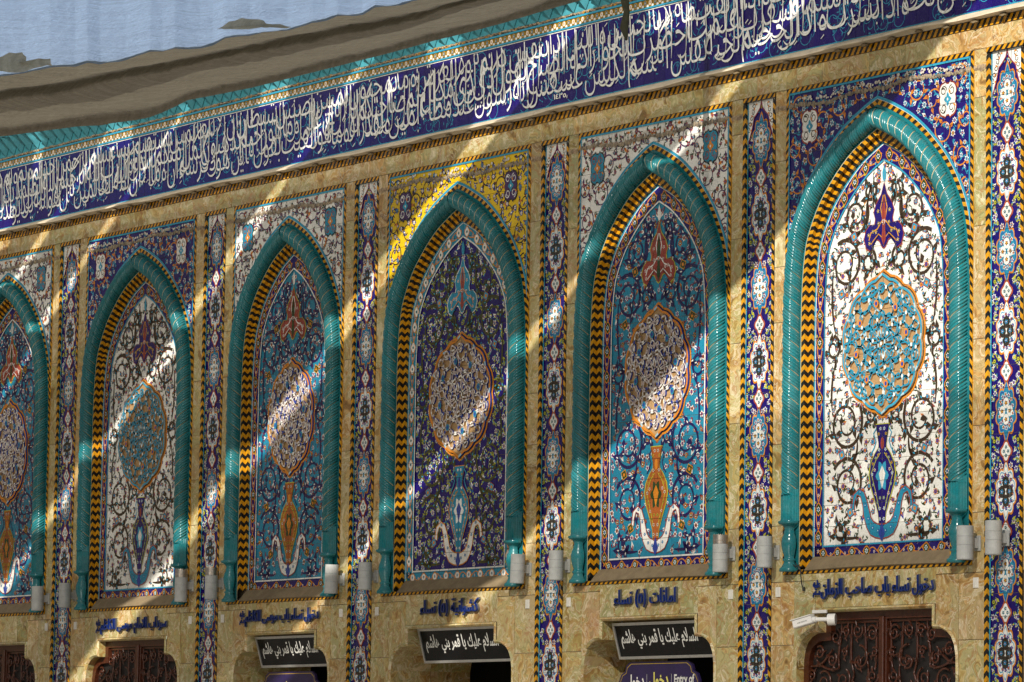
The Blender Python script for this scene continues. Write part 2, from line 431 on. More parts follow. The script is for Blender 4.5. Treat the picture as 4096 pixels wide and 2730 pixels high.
for _w in set(TXT): text_mesh(shape(_w), -.012, 0, 2)
NAMES = ['سرداب الامام موسى الكاظم', 'دخول نساء باب موسى الكاظم', 'كشوانية (٥) نساء', 'امانات (٥) نساء', 'دخول نساء باب صاحب الزمان']
for _w in NAMES: text_mesh(shape(_w), .0, .5, 2); text_mesh(shape(_w), .02, .5, 2)
for _w in ('عليه', 'السلام'): text_mesh(shape(_w), .02, .5, 2)
text_mesh(shape('السلام عليك يا قمر بني هاشم'), .02, 0, 2); text_mesh(shape('دخول'), .03, 0, 3); text_mesh('Entry of', .03, 0, 3); text_mesh('\u0661\u0664\u0663\u0665', .02, 0, 2); text_mesh('HIKVISION', .02, 0, 1)
# ------------------------------------------------------------------ the setting
mb = MB(); mb.box(-75, 40, -60, 12, -GZ - .3, -GZ); g = mb.build('courtyard_ground', PAVE); tag(g, 'pale marble courtyard paving in front of the tiled wall', kind='structure')
mb = MB()
for k in range(14):      # the arcaded wings that close the courtyard
    y = -4 - k * 4.2
    mb.box(-79, -78, y - 4.2, y, -GZ, 11.5); mb.box(-78, -77.6, y - .5, y + .5, -GZ, 10.8); mb.box(-78, -77.8, y - 4.0, y - .2, 7.4, 8.6)
    mb.box(-78, -77.85, y - 3.4, y - .8, -GZ, 5.5)
for k in range(30):
    x = -80 + k * 4.2
    mb.box(x, x + 4.2, -64, -63, -GZ, 11.5); mb.box(x - .5, x + .5, -63, -62.6, -GZ, 10.8); mb.box(x + .2, x + 4.0, -63, -62.8, 7.4, 8.6); mb.box(x + .8, x + 3.4, -63, -62.85, -GZ, 5.5)
o = mb.build('courtyard_wings', simple('far_brick', (.16, .12, .075), .8, 0, .3, 1.2, .1)); tag(o, kind='structure')
XL, XR = -54.5, -29.2          # extent of the facade built
BT, BB = 6.81, 2.03            # top and foot of the niches
BAYS = [  # left, right, spandrel, panel, kind
    ('B1', -52.77, -50.09), ('B2', -49.145, -46.2325), ('B3', -45.2975, -42.6425),
    ('B4', -41.715, -38.735), ('B5', -37.8125, -35.03), ('B6', -34.1075, -31.175)]
PILS = [(-53.75, -53.21), (-49.91, -49.35), (-46.0325, -45.495), (-42.4475, -41.9175), (-38.53, -38.0025), (-34.84, -34.2925), (-30.995, -30.45)]
BC = [((a + b) / 2, (b - a) / 2) for _, a, b in BAYS]
SX = [hw / 1.466 for _, hw in BC]

OUTER = [(0, 6.57), (.15, 6.52), (.31, 6.452), (.53, 6.345), (.73, 6.21), (.90, 6.07), (1.08, 5.895), (1.22, 5.715), (1.33, 5.53), (1.395, 5.39),
         (1.435, 5.25), (1.468, 5.05), (1.487, 4.85), (1.497, 4.65), (1.50, 4.45), (1.50, 4.25), (1.50, BB)]
class Arch:
    """one half of the pointed arch: a point by arc length from the apex and inward offset"""
    def __init__(s, cx, sx):
        s.cx = cx; P = []
        pts = [(x * (1 if x == 0 else 1), z) for x, z in OUTER]
        for i in range(len(pts) - 1):
            p0 = pts[max(0, i - 1)]; p1 = pts[i]; p2 = pts[i + 1]; p3 = pts[min(len(pts) - 1, i + 2)] if i < len(pts) - 3 else (pts[i + 1][0], pts[i + 1][1] - .2)
            if i == 0: p0 = (-.15, 6.62)
            n = 5 if i < len(pts) - 2 else 12
            for k in range(n):
                t = k / n
                if i == len(pts) - 2: P.append((p1[0] + (p2[0] - p1[0]) * t, p1[1] + (p2[1] - p1[1]) * t)); continue
                f = [.5 * (2 * p1[c] + (p2[c] - p0[c]) * t + (2 * p0[c] - 5 * p1[c] + 4 * p2[c] - p3[c]) * t * t + (3 * p1[c] - p0[c] - 3 * p2[c] + p3[c]) * t ** 3) for c in (0, 1)]
                P.append(tuple(f))
        P.append(pts[-1])
        hw = 1.466 * sx
        # keep the bands' real widths: shrink the curve by a constant share of the half width
        k = (hw - 1.466 + 1.5) / 1.5
        s.P = [(x * k, z) for x, z in P]
        s.S = [0]
        for a, b in zip(s.P, s.P[1:]): s.S.append(s.S[-1] + math.hypot(b[0] - a[0], b[1] - a[1]))
        s.len = s.S[-1]; s.k = k
    def raw(s, t):
        t = min(max(t, 0), s.len); lo = 0; hi = len(s.S) - 1
        while hi - lo > 1:
            m = (lo + hi) // 2
            if s.S[m] <= t: lo = m
            else: hi = m
        f = (t - s.S[lo]) / (s.S[hi] - s.S[lo] or 1)
        def nrm(i):
            a = s.P[max(0, i - 1)]; b = s.P[min(len(s.P) - 1, i + 1)]; d = math.hypot(b[0] - a[0], b[1] - a[1])
            return ((b[1] - a[1]) / d, -(b[0] - a[0]) / d)
        n0, n1 = nrm(lo), nrm(hi)
        x = s.P[lo][0] + (s.P[hi][0] - s.P[lo][0]) * f; z = s.P[lo][1] + (s.P[hi][1] - s.P[lo][1]) * f
        nx = n0[0] + (n1[0] - n0[0]) * f; nz = n0[1] + (n1[1] - n0[1]) * f
        return x, z, nx, nz
    def smin(s, o):
        lo, hi = 0, 3.0
        for _ in range(24):
            m = (lo + hi) / 2; x, z, nx, nz = s.raw(m)
            if x + nx * o >= 0: hi = m
            else: lo = m
        return hi
    def at(s, t, o, side=1):
        if not hasattr(s, 'c'): s.c = {}
        if o not in s.c: s.c[o] = s.smin(o) if o > 0 else 0
        x, z, nx, nz = s.raw(max(t, s.c[o]))
        return s.cx + side * max(0, x + nx * o), z + nz * o
    def zcurve(s, o, xabs):
        """height of the offset curve above a given |x|"""
        best = None
        if not hasattr(s, 'zc'): s.zc = {}
        if o not in s.zc:
            L = []
            for k in range(0, 121):
                x, z, nx, nz = s.raw(s.len * k / 120 * .75)
                L.append((x + nx * o, z + nz * o))
            s.zc[o] = [p for p in L if p[0] >= -.02]
        L = s.zc[o]
        for a, b in zip(L, L[1:]):
            if a[0] <= xabs <= b[0] and b[0] > a[0]:
                return a[1] + (b[1] - a[1]) * (xabs - a[0]) / (b[0] - a[0])
        return L[0][1] if xabs <= L[0][0] else BB
# sorted normals: (nx,nz) above must point inward
def _chk():
    a = Arch(0, 1); x, z, nx, nz = a.raw(3.5)
    return -1 if nx > 0 else 1
_sg = _chk()
if _sg < 0:
    _old = Arch.raw
    Arch.raw = lambda s, t: (lambda r: (r[0], r[1], -r[2], -r[3]))(_old(s, t))

# ---- wall: backing, mortar and onyx slabs
wall = thing('marble_wall', (-41.5, 0, -GZ), 'long yellow onyx marble wall of slabs around the tiled niches and doorways', 'wall')
def door_prof(sx, inset=0):
    o = inset
    return [(x * sx, z) for x, z in [(0, 1.69 - o), (.92 - o, 1.69 - o), (.92 - o, 1.50 - o), (1.02 - o * .3, 1.495 - o), (1.12 - o * .5, 1.46 - o), (1.20 - o * .8, 1.395 - o * .7),
                                     (1.25 - o, 1.31 - o * .4), (1.272 - o, 1.20), (1.275 - o, 1.0), (1.275 - o, -GZ)]]
def door_z(sx, x):
    """top of the opening's outer edge above |x| (0 when outside)"""
    x = abs(x) / sx
    if x <= .92: return 1.69
    P = [(.92, 1.50), (1.02, 1.495), (1.12, 1.46), (1.20, 1.395), (1.25, 1.31), (1.272, 1.20), (1.275, 1.0)]
    for a, b in zip(P, P[1:]):
        if a[0] <= x <= b[0]: return a[1] + (b[1] - a[1]) * (x - a[0]) / (b[0] - a[0])
    return None
mb = MB()
mb.box(XL, XR, .13, .5, 1.75, 9.2)                       # solid wall behind niches and frieze
edges = [XL]
for (cx, hw), sx in zip(BC, SX): edges += [cx - 1.30 * sx, cx + 1.30 * sx]
edges.append(XR)
for i in range(0, len(edges), 2): mb.box(edges[i], edges[i + 1], .13, .5, -GZ, 1.75)
bk = mb.build('wall_backing', RUBBLE, wall)
mortar = MB()
def slab(x0, x1, z0, z1, poly=None, regs=None):
    g = .0030; y = random.uniform(-.0030, .0010)
    m = MB()
    if regs is None:
        m.box(x0 + g, x1 - g, y, .03, z0 + g, z1 - g, ch=.0018)
    else:
        for reg in regs:
            b = clip_region([(x0 + g, z0 + g), (x1 - g, z0 + g), (x1 - g, z1 - g), (x0 + g, z1 - g)], reg)
            if not b: continue
            m.face([(p[0], y, p[1]) for p in b]); n = len(b)
            for i in range(n):
                p, q = b[i], b[(i + 1) % n]; m.face([(p[0], y, p[1]), (p[0], .05, p[1]), (q[0], .05, q[1]), (q[0], y, q[1])])
    m.build('marble_slab', MARB, wall)
# band above the niches
x = XL
while x < XR - .05:
    w = random.choice([.42, .56, .56, .66, .75]); w = min(w, XR - x); slab(x, x + w, BT, 7.01); x += w
mortar.box(XL, XR, .0045, .02, BT, 7.01)
# narrow uprights between niches and pilasters
ups = []
sols = sorted([(cx - hw, cx + hw) for cx, hw in BC] + PILS)
for a, b in zip(sols, sols[1:]): ups.append((a[1], b[0]))
ups.append((sols[-1][1], XR)); ups.insert(0, (XL, sols[0][0]))
for a, b in ups:
    z = BB - .07 if b - a < .4 else -GZ
    mortar.box(a, b, .0045, .02, BB - .07, BT)
    z = BB - .07
    while z < BT - .01:
        h = random.choice([.55, .8, 1.05, 1.2]); 
        if BT - z - h < .3: h = BT - z
        slab(a, b, z, z + h); z += h
# below the niches
for (cx, hw), sx in zip(BC, SX):
    A = cx - hw - .174; B = cx + hw + .174
    pl = min([p for p in PILS if p[0] > cx], key=lambda p: p[0])[0]; pr = max([p for p in PILS if p[1] < cx], key=lambda p: p[1])[1]
    A, B = pr, pl
    D = 1.275 * sx
    # course of thin slabs right under the niche
    for s in (-1, 1):
        xe = cx + s * .93 * sx; xo = B if s > 0 else A
        l, r = sorted((xe, xo)); n = 3
        for k in range(n): slab(l + (r - l) * k / n, l + (r - l) * (k + 1) / n, 1.96, BB if True else 0)
        mortar.box(l, r, .0045, .02, 1.96, BB)
        mid = cx + s * D
        for (u, v) in ((xe, mid), (mid, xo)):
            l2, r2 = sorted((u, v))
            if abs(v - u) < .05: continue
            if u == xe:
                regs = []
                nn = 6
                for k in range(nn):
                    a1 = abs(u - cx) + (abs(v - cx) - abs(u - cx)) * k / nn; a2 = abs(u - cx) + (abs(v - cx) - abs(u - cx)) * (k + 1) / nn
                    z1 = door_z(sx, a1 + 1e-4) or 1.0; z2 = door_z(sx, a2 - 1e-4) or 1.0
                    xa, xb = cx + s * a1, cx + s * a2
                    if s < 0: xa, xb, z1, z2 = xb, xa, z2, z1
                    m_ = (z2 - z1) / (xb - xa)
                    regs.append([(1, 0, xb), (-1, 0, -xa), (m_, -1, m_ * xa - z1)])
                slab(l2, r2, .95, 1.96, regs=regs)
            else:
                slab(l2, r2, 1.345, 1.96); slab(l2, r2, .35, 1.345); slab(l2, r2, -.65, .35); slab(l2, r2, -GZ, -.65)
                mortar.box(l2, r2, .0045, .02, -GZ, 1.96)
    n = 6; l = cx - .93 * sx; r = cx + .93 * sx
    ws = [random.uniform(.8, 1.2) for _ in range(n)]; t = sum(ws); x = l
    for w in ws: slab(x, x + w / t * (r - l), 1.69, BB); x += w / t * (r - l)
    mortar.box(l, r, .0045, .02, 1.69, BB)
# below the pilasters a marble plinth
for a, b in PILS: slab(a, b, -GZ, .30); mortar.box(a, b, .0045, .02, -GZ, .30)
mortar.build('mortar_bed', MORTAR, wall)
# faint scar of an old cable duct across the narrow marble uprights
def scar_strip(name, x0, x1, zf, h, y, parent, mat, n=60, amp=.02):
    m = MB(); top = []; bot = []
    for k in range(n + 1):
        x = x0 + (x1 - x0) * k / n; z = zf
        top.append((x, z + h / 2 + random.uniform(-amp, amp))); bot.append((x, z - h / 2 + random.uniform(-amp, amp)))
    for k in range(n):
        d = y - random.uniform(.002, .012)
        m.face([(bot[k][0], y, bot[k][1]), (bot[k + 1][0], y, bot[k + 1][1]), (bot[k + 1][0], d, zf), (bot[k][0], d, zf)])
        m.face([(bot[k][0], d, zf), (bot[k + 1][0], d, zf), (top[k + 1][0], y, top[k + 1][1]), (top[k][0], y, top[k][1])])
    return m.build(name, mat, parent)
for a, b in ups: scar_strip('patched_mortar_scar', a, b, 6.635, .05, -.003, wall, RUBBLE, 10, .012)

# ---- doorways: moulded marble surround and jambs
def doorway(i, depth):
    cx, sx = BC[i][0], SX[i]
    st = thing('doorway_surround', (cx, 0, -GZ), DOORLAB[i], 'doorway surround', 'moulded marble surrounds of the doorways')
    for s in (-1, 1):
        Po = door_prof(sx, 0); Pi = door_prof(sx, .038)
        for k in range(len(Po) - 1):
            m = MB(); a, b, c, d = Po[k], Po[k + 1], Pi[k + 1], Pi[k]
            P = [(cx + s * a[0], a[1]), (cx + s * b[0], b[1]), (cx + s * c[0], c[1]), (cx + s * d[0], d[1])]
            M2 = [((P[0][0] + P[3][0]) / 2, (P[0][1] + P[3][1]) / 2), ((P[1][0] + P[2][0]) / 2, (P[1][1] + P[2][1]) / 2)]
            m.face([(P[0][0], -.002, P[0][1]), (P[1][0], -.002, P[1][1]), (M2[1][0], -.02, M2[1][1]), (M2[0][0], -.02, M2[0][1])])
            m.face([(M2[0][0], -.02, M2[0][1]), (M2[1][0], -.02, M2[1][1]), (P[2][0], .004, P[2][1]), (P[3][0], .004, P[3][1])])
            m.build('surround_moulding', MARB, st)
            m = MB(); nseg = max(1, int(depth / .45))
            for q in range(nseg):
                y0, y1 = .004 + depth * q / nseg, .004 + depth * (q + 1) / nseg - .003
                m = MB(); m.face([(P[3][0], y0, P[3][1]), (P[2][0], y0, P[2][1]), (P[2][0], y1, P[2][1]), (P[3][0], y1, P[3][1])])
                m.build('jamb_slab', MARB, st)
    return st
ORD = ['under the leftmost half-seen niche', 'under the white floral panel at left', 'under the turquoise panel left of centre', 'under the dark navy panel', 'under the turquoise panel right of centre', 'under the big white panel at right']
DOORLAB = ['moulded marble doorway surround ' + o for o in ORD]
for i in range(6): doorway(i, .10 if i in (0, 1, 5) else 1.05)
# dark rooms behind the open doorways
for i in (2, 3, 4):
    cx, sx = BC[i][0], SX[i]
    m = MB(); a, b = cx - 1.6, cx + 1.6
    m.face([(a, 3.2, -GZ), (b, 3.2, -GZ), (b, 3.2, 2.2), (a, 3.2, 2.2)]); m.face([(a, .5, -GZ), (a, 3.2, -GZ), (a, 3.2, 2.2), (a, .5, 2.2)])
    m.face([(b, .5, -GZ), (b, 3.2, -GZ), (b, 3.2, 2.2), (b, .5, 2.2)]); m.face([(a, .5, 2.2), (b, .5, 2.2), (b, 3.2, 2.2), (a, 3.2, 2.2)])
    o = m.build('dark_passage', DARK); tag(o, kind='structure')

# ------------------------------------------------------------------ the niches
BLUE_SP = dict(ground=NAVY, vine=ORG, vine2=CYAN, fl=[(WHT, RED, LIME), (WHT, CYAN, RED), (WHT, COB, ORG)], badge=(WHT, RED, CYAN, BRN), leaf=CYAN)
WHITE_SP = dict(ground=WHT, vine=PURP, vine2=GRN, fl=[(RED, CYAN, ORG), (MAR, RED, CYAN), (ORG, RED, COB)], badge=(TURQ, BLK, ORG, RED), leaf=GRN)
YEL_SP = dict(ground=YEL, vine=BLK, vine2=BLK, fl=[(COB, CYAN, RED), (WHT, COB, RED), (COB, WHT, ORG)], badge=(PURP, BLK, CYAN, WHT), leaf=COB)
WHITE_P = dict(ground=WHT, vine=BRN, vine2=GRN, fl=[(COB, ORG, RED), (MAR, CYAN, ORG), (ORG, COB, RED), (RED, CYAN, COB)], leaf=GRN, rim=None,
               pal=(NAVY, ORG, RED, GOLD), med=(TURQ, WHT), medrim=ORG, vase=(NAVY, CYAN, LIME, RED), boat=(TURQ, RED, COB), kite=(CYAN, RED), line=CYAN, bground=NAVY, btrim=ORG, bcart=GRN)
TURQ_P = dict(ground=(.012, .215, .35), vine=(.012, .008, .08), vine2=(.10, .02, .05), fl=[(WHT, COB, ORG), (WHT, RED, GRN), (ORG, GRN, WHT), (WHT, MAR, COB)], leaf=MAR, rim=None,
              pal=(RED, LIME, GRN, WHT), med=(WHT, COB), medrim=ORG, vase=((.36, .10, .02), GRN, LIME, ORG), boat=(WHT, RED, COB), kite=(GRN, GOLD), line=WHT, bground=NAVY, btrim=ORG, bcart=GRN)
NAVY_P = dict(ground=NAVY, vine=(.05, .055, .015), vine2=CYAN, fl=[(WHT, COB, RED), (WHT, MAR, CYAN), (LIME, GRN, WHT), (WHT, COB, ORG)], leaf=LIME, rim=None,
              pal=(TURQ, WHT, RED, ORG), med=(WHT, COB), medrim=ORG, vase=(TURQ, WHT, ORG, COB), boat=(WHT, ORG, COB), kite=(CYAN, RED), line=WHT, bground=TURQ, btrim=ORG, bcart=WHT)
STY = [(WHITE_SP, TURQ_P), (BLUE_SP, WHITE_P), (WHITE_SP, TURQ_P), (YEL_SP, NAVY_P), (WHITE_SP, TURQ_P), (BLUE_SP, WHITE_P)]
NLAB = ['half-seen turquoise tiled niche with white spandrels at the left edge of the photo',
        'small arched niche with white floral panel and dark blue spandrels at left',
        'arched niche with turquoise floral panel, left of the yellow-cornered niche',
        'arched niche with dark navy floral panel and bright yellow spandrels',
        'arched niche with turquoise floral panel, right of the yellow-cornered niche',
        'largest arched niche at right, white floral panel and dark blue spandrels']
PY = .09     # depth of the recessed panels

def thin_scroll(A, x, z, ang, ln, col, leafc, L, w=.0092):
    pts = []; a = ang; n = 7; k = random.choice((-1, 1)) * random.uniform(1.5, 4)
    for t in range(n):
        pts.append((x, z)); x += math.cos(a) * ln / n; z += math.sin(a) * ln / n; a += k / n
    A.ribbon(pts, w, col, L)
    for t in (2, 4): A.leaf(pts[t][0], pts[t][1], .042, .020, a + random.uniform(-2, 2), leafc, L)
    return pts[-1]
def scatter(A, st, inside, x0, x1, z0, z1, step, rad, L, seed, mirror_at=0.0, avoid=()):
    rnd = random.Random(seed); placed = []
    tries = int((x1 - x0) * (z1 - z0) / (step * step) * 9)
    for _ in range(tries):
        x = rnd.uniform(x0, x1); z = rnd.uniform(z0, z1)
        if not inside(x, z): continue
        if any((x - p[0]) ** 2 + (z - p[1]) ** 2 < (step * rnd.uniform(.85, 1.1)) ** 2 for p in placed): continue
        if any(((x - a[0]) / a[2]) ** 2 + ((z - a[1]) / a[3]) ** 2 < 1 for a in avoid): continue
        placed.append((x, z)); f = rnd.choice(st['fl']); r = rad * rnd.uniform(.65, 1.15); k = rnd.random(); ang = rnd.uniform(0, 6.28)
        for s in (1, -1) if x > .02 else (1,):
            X = mirror_at + s * x
            aa = ang if s > 0 else math.pi - ang
            sd = random.getstate(); 
            thin_scroll(A, X, z, aa, step * 1.05, st['vine2'], st['leaf'], L)
            thin_scroll(A, X, z, aa + 2.4, step * .8, st['vine2'], st['leaf'], L)
            if k < .74: A.flower(X, z, r, f[0], f[1], f[2], L + 1, random.choice((5, 6, 8)))
            else:
                A.leaf(X, z, r * 2.2, r * 1.1, aa, f[0], L + 1); A.leaf(X, z, r * 1.4, r * .5, aa, f[1], L + 2)
    return placed
def big_scroll(A, cx, x, z, r, a0, turns, col, hi, L, w=.038):
    for s in (1, -1):
        p = spiral(cx + s * x, z, r, r * .30, a0, turns, 34, s)
        ws = [w * (1 - .5 * k / 34) for k in range(35)]
        A.ribbon(p, ws, col, L)
        for k in (4, 11, 18, 25, 31):       # acanthus hooks
            q = p[k]; ang = math.atan2(q[1] - z, q[0] - (cx + s * x))
            A.leaf(q[0], q[1], .12, .065, ang + s * .9, col, L); A.leaf(q[0], q[1], .045, .018, ang + s * 1.0, hi, L + 1)
        A.leaf(p[-1][0], p[-1][1], .09, .07, a0 + s, col, L)
def outline_star(A, x, z, pts, col, rim, L, grow=.012):
    big = []
    for p in pts:
        d = math.hypot(p[0] - x, p[1] - z) or 1
        big.append((p[0] + (p[0] - x) / d * grow, p[1] + (p[1] - z) / d * grow))
    A.star(x, z, big, rim, L); A.star(x, z, pts, col, L + 1)
def mirror_poly(cx, half):
    return [(cx + x, z) for x, z in half] + [(cx - x, z) for x, z in half[::-1]]

def niche(i):
    cx, hw = BC[i]; sx = SX[i]; SP, PN = STY[i]; ar = Arch(cx, sx); rnd = random.Random(100 + i)
    nb = thing('arched_tile_niche', (cx, 0, BB), NLAB[i], 'arched niche', 'arched tile niches along the wall')
    fs = .045                                     # frame strip width
    inner = hw - fs
    # ---------- frame strip of black and gold stripes, cut into short tiles
    def stripe_tile(P0, P1, w, yb, name='striped_border_tile', lean=1, per=.085):
        """P0->P1 along the strip, w to its left"""
        ln = math.hypot(P1[0] - P0[0], P1[1] - P0[1]); ux, uz = (P1[0] - P0[0]) / ln, (P1[1] - P0[1]) / ln; nx, nz = -uz, ux
        nt_ = max(1, round(ln / .24))
        for t in range(nt_):
            a, b = ln * t / nt_ + .001, ln * (t + 1) / nt_ - .001; m = MB(); y = yb - random.uniform(.004, .007)
            k = math.floor((a - w) / (per / 2)) - 1
            reg = [(1, 0, b), (-1, 0, -a), (0, 1, w - .002), (0, -1, -.002)]
            while k * per / 2 < b + w:
                q = clip_region([(k * per / 2, 0), ((k + 1) * per / 2, 0), ((k + 1) * per / 2 + lean * w, w), (k * per / 2 + lean * w, w)], reg)
                if q: m.face([(P0[0] + ux * u + nx * v, y, P0[1] + uz * u + nz * v) for u, v in q], BLK if k % 2 else GOLD)
                k += 1
            e = [(a, .002), (b, .002), (b, w - .002), (a, w - .002)]
            for j in range(4):
                p, q = e[j], e[(j + 1) % 4]
                m.face([(P0[0] + ux * p[0] + nx * p[1], y, P0[1] + uz * p[0] + nz * p[1]), (P0[0] + ux * p[0] + nx * p[1], .02, P0[1] + uz * p[0] + nz * p[1]),
                        (P0[0] + ux * q[0] + nx * q[1], .02, P0[1] + uz * q[0] + nz * q[1]), (P0[0] + ux * q[0] + nx * q[1], y, P0[1] + uz * q[0] + nz * q[1])], GOLD)
            m.build(name, GLZ, nb)
    stripe_tile((cx - hw, BT - fs), (cx + hw, BT - fs), fs, 0)
    stripe_tile((cx - hw + fs, BB + fs), (cx - hw + fs, BT - fs), fs, 0, lean=-1)
    stripe_tile((cx + hw, BB + fs), (cx + hw, BT - fs), fs, 0, lean=1)
    stripe_tile((cx - hw, BB), (cx + hw, BB), fs, 0)
    mb = MB(); mb.box(cx - hw, cx + hw, .012, .03, BT - fs, BT, GROUT); mb.box(cx - hw, cx + hw, .012, .03, BB, BB + fs, GROUT)
    mb.box(cx - hw, cx - inner, .012, .03, BB, BT, GROUT); mb.box(cx + inner, cx + hw, .012, .03, BB, BT, GROUT)
    mb.build('grout_bed', MORTAR, nb)

    # ---------- spandrel art
    A = Art(); g = SP['ground']
    zt = BT - fs
    up = lambda x, z: z > ar.zcurve(0, abs(x)) + .03 and abs(x) < inner - .03 and z < zt - .05
    bx, bz, brx, brz = 1.08 * sx, 6.40, .135, .165
    for s in (1, -1):
        for (sxx, szz, r, a0, tn) in ((.62, 6.56, .13, 2.8, 1.15), (.30, 6.62, .10, .3, 1.1), (1.02, 6.12, .16, 1.2, 1.2), (1.28, 5.86, .13, 2.0, 1.3), (1.25, 6.62, .12, -1, 1.2),
                                      (.86, 6.42, .12, 0, 1.0), (1.34, 5.55, .09, 1.5, 1.2), (1.34, 6.2, .10, 2.6, 1.1)):
            p = spiral(cx + s * sxx * sx, szz, r, r * .35, a0, tn, 22, s)
            A.ribbon(p, [.017 - .0003 * k for k in range(23)], SP['vine'], 3)
            for k in (3, 9, 15, 20):
                q = p[k]; an = math.atan2(q[1] - szz, q[0] - cx - s * sxx * sx)
                A.leaf(q[0], q[1], .085, .04, an + s * .8, SP['vine'] if k % 2 else ORG, 4)
                A.leaf(q[0], q[1], .04, .015, an + s * .8, RED, 5)
    pl = scatter(A, SP, up, 0, inner, 5.0, zt, .088, .034, 2, 50 + i, cx, avoid=((bx, bz, brx + .04, brz + .04),))
    for s in (1, -1):
        X = cx + s * bx
        lob = lambda a: 1 + .09 * abs(math.cos(4 * a)) - (.22 if abs(math.cos(a)) > .965 or abs(math.sin(a)) > .985 else 0)
        A.radial(X, bz, lambda a: lob(a) * 1.1, 48, SP['badge'][1], 9, brx, brz)
        A.radial(X, bz, lob, 48, SP['badge'][0], 10, brx, brz)
        for q in range(4):
            p = spiral(X + brx * .45 * (1 if q % 2 else -1), bz + brz * .5 * (1 if q < 2 else -1), .05, .02, q * 1.6, 1.2, 12)
            A.ribbon(p, .010, SP['badge'][3], 11)
            A.leaf(p[4][0], p[4][1], .05, .025, q * 1.9, ORG if q % 2 else SP['badge'][3], 12)
        A.radial(X, bz, lambda a: 1 + .3 * math.cos(4 * a), 16, SP['badge'][2], 12, brx * .32, brz * .32)
        A.disc(X, bz, .014, .018, WHT, 13, 4)
    # painted cyan edge line under the frame
    for (a, b, c, d) in ((cx - inner, cx + inner, zt - .022, zt), (cx - inner, cx - inner + .02, 4.5, zt), (cx + inner - .02, cx + inner, 4.5, zt)):
        A.poly([(a, c), (b, c), (b, d), (a, d)], CYAN, 14)
    polys = A.cells()
    nx = round(2 * inner / .19); cw = 2 * inner / nx; ch = .205; z0 = zt - 9 * ch
    Bk = bucket(polys, cx - inner, z0, cw, ch, nx, 9)
    for a in range(nx):
        for b in range(9):
            X0 = cx - inner + a * cw; X1 = X0 + cw; Z0 = z0 + b * ch; Z1 = Z0 + ch
            zc = [ar.zcurve(0, abs(X0 - cx)), ar.zcurve(0, abs(X1 - cx))]
            if (X0 - cx) * (X1 - cx) < 0: zc.append(ar.zcurve(0, 0))
            if max(abs(X0 - cx), abs(X1 - cx)) < inner - .3 and Z1 < min(zc): continue
            if Z1 < min(zc): continue
            if Z0 >= max(zc): regs = [[]]
            else:
                regs = []; nn = 5; cuts = sorted(set([X0 + (X1 - X0) * k / nn for k in range(nn + 1)] + ([cx] if X0 < cx < X1 else [])))
                for u, v in zip(cuts, cuts[1:]):
                    zu, zv = ar.zcurve(0, abs(u - cx)), ar.zcurve(0, abs(v - cx)); m_ = (zv - zu) / (v - u)
                    if max(abs(u - cx), abs(v - cx)) > 1.5 * ar.k - 1e-3: zu = zv = BB; m_ = 0
                    regs.append([(1, 0, v), (-1, 0, -u), (m_, -1, m_ * u - zu)])
            tile_object('spandrel_tile', regs, Bk.get((a, b), []), 0, nb, g, (X0, X1, Z0, Z1))
    mb = MB()
    for s in (-1, 1):                     # bed behind the spandrel tiles
        for k in range(24):
            u, v = inner * k / 24, inner * (k + 1) / 24
            q = [(cx + s * u, ar.zcurve(.05, u)), (cx + s * v, ar.zcurve(.05, v)), (cx + s * v, zt), (cx + s * u, zt)]
            mb.face([(p[0], .006, p[1]) for p in q], GROUT)
    mb.build('spandrel_grout', MORTAR, nb)

    # ---------- bands that follow the arch
    def band(name, o0, o1, y0, y1, colf, seg, lenstep=.24, s_end=None, lean=.0, clipx=True, mat=GLZ, ysub=None):
        for s in (1, -1):
            L = (s_end or ar.len); t = ar.smin(max(o0, o1)) * .0
            n = math.ceil(L / lenstep)
            for k in range(n):
                a, b = L * k / n, L * (k + 1) / n
                m = MB(); q = max(1, round((b - a) / seg))
                for j in range(q):
                    u, v = a + (b - a) * j / q, a + (b - a) * (j + 1) / q
                    if k == 0 and j == 0: u = 0
                    if v <= max(ar.smin(o0), ar.smin(o1)) * .0 : continue
                    ln = lean
                    p = [ar.at(u, o0, s), ar.at(v, o0, s), ar.at(v + ln, o1, s), ar.at(u + ln, o1, s)]
                    lim = inner - .0005
                    if clipx and all(abs(c[0] - cx) > lim for c in p): continue
                    if p[0] == p[1] and p[2] == p[3]: continue
                    p = [(cx + max(-lim, min(lim, c[0] - cx)) if clipx else c[0], max(c[1], BB + fs)) for c in p]
                    m.face([(p[0][0], y0, p[0][1]), (p[1][0], y0, p[1][1]), (p[2][0], y1, p[2][1]), (p[3][0], y1, p[3][1])], colf(k * q + j))
                if m.f: m.build(name, mat, nb)
    E_ = ar.len
    band('arch_edge_tile', 0, .028, -.004, -.004, lambda k: CYAN, .08, .4)
    band('arch_edge_tile', .028, .033, -.003, -.003, lambda k: WHT, .1, 1.2)
    band('striped_arch_tile', .033, .080, -.006, -.006, lambda k: GOLD if k % 2 else BLK, .045, .24, lean=-.03)
    band('teal_border_tile', .080, .31, -.002, -.002, lambda k: TEAL, .05, .26)
    band('teal_border_tile', .302, .31, -.004, -.0038, lambda k: CREAM, .12, 1.2)
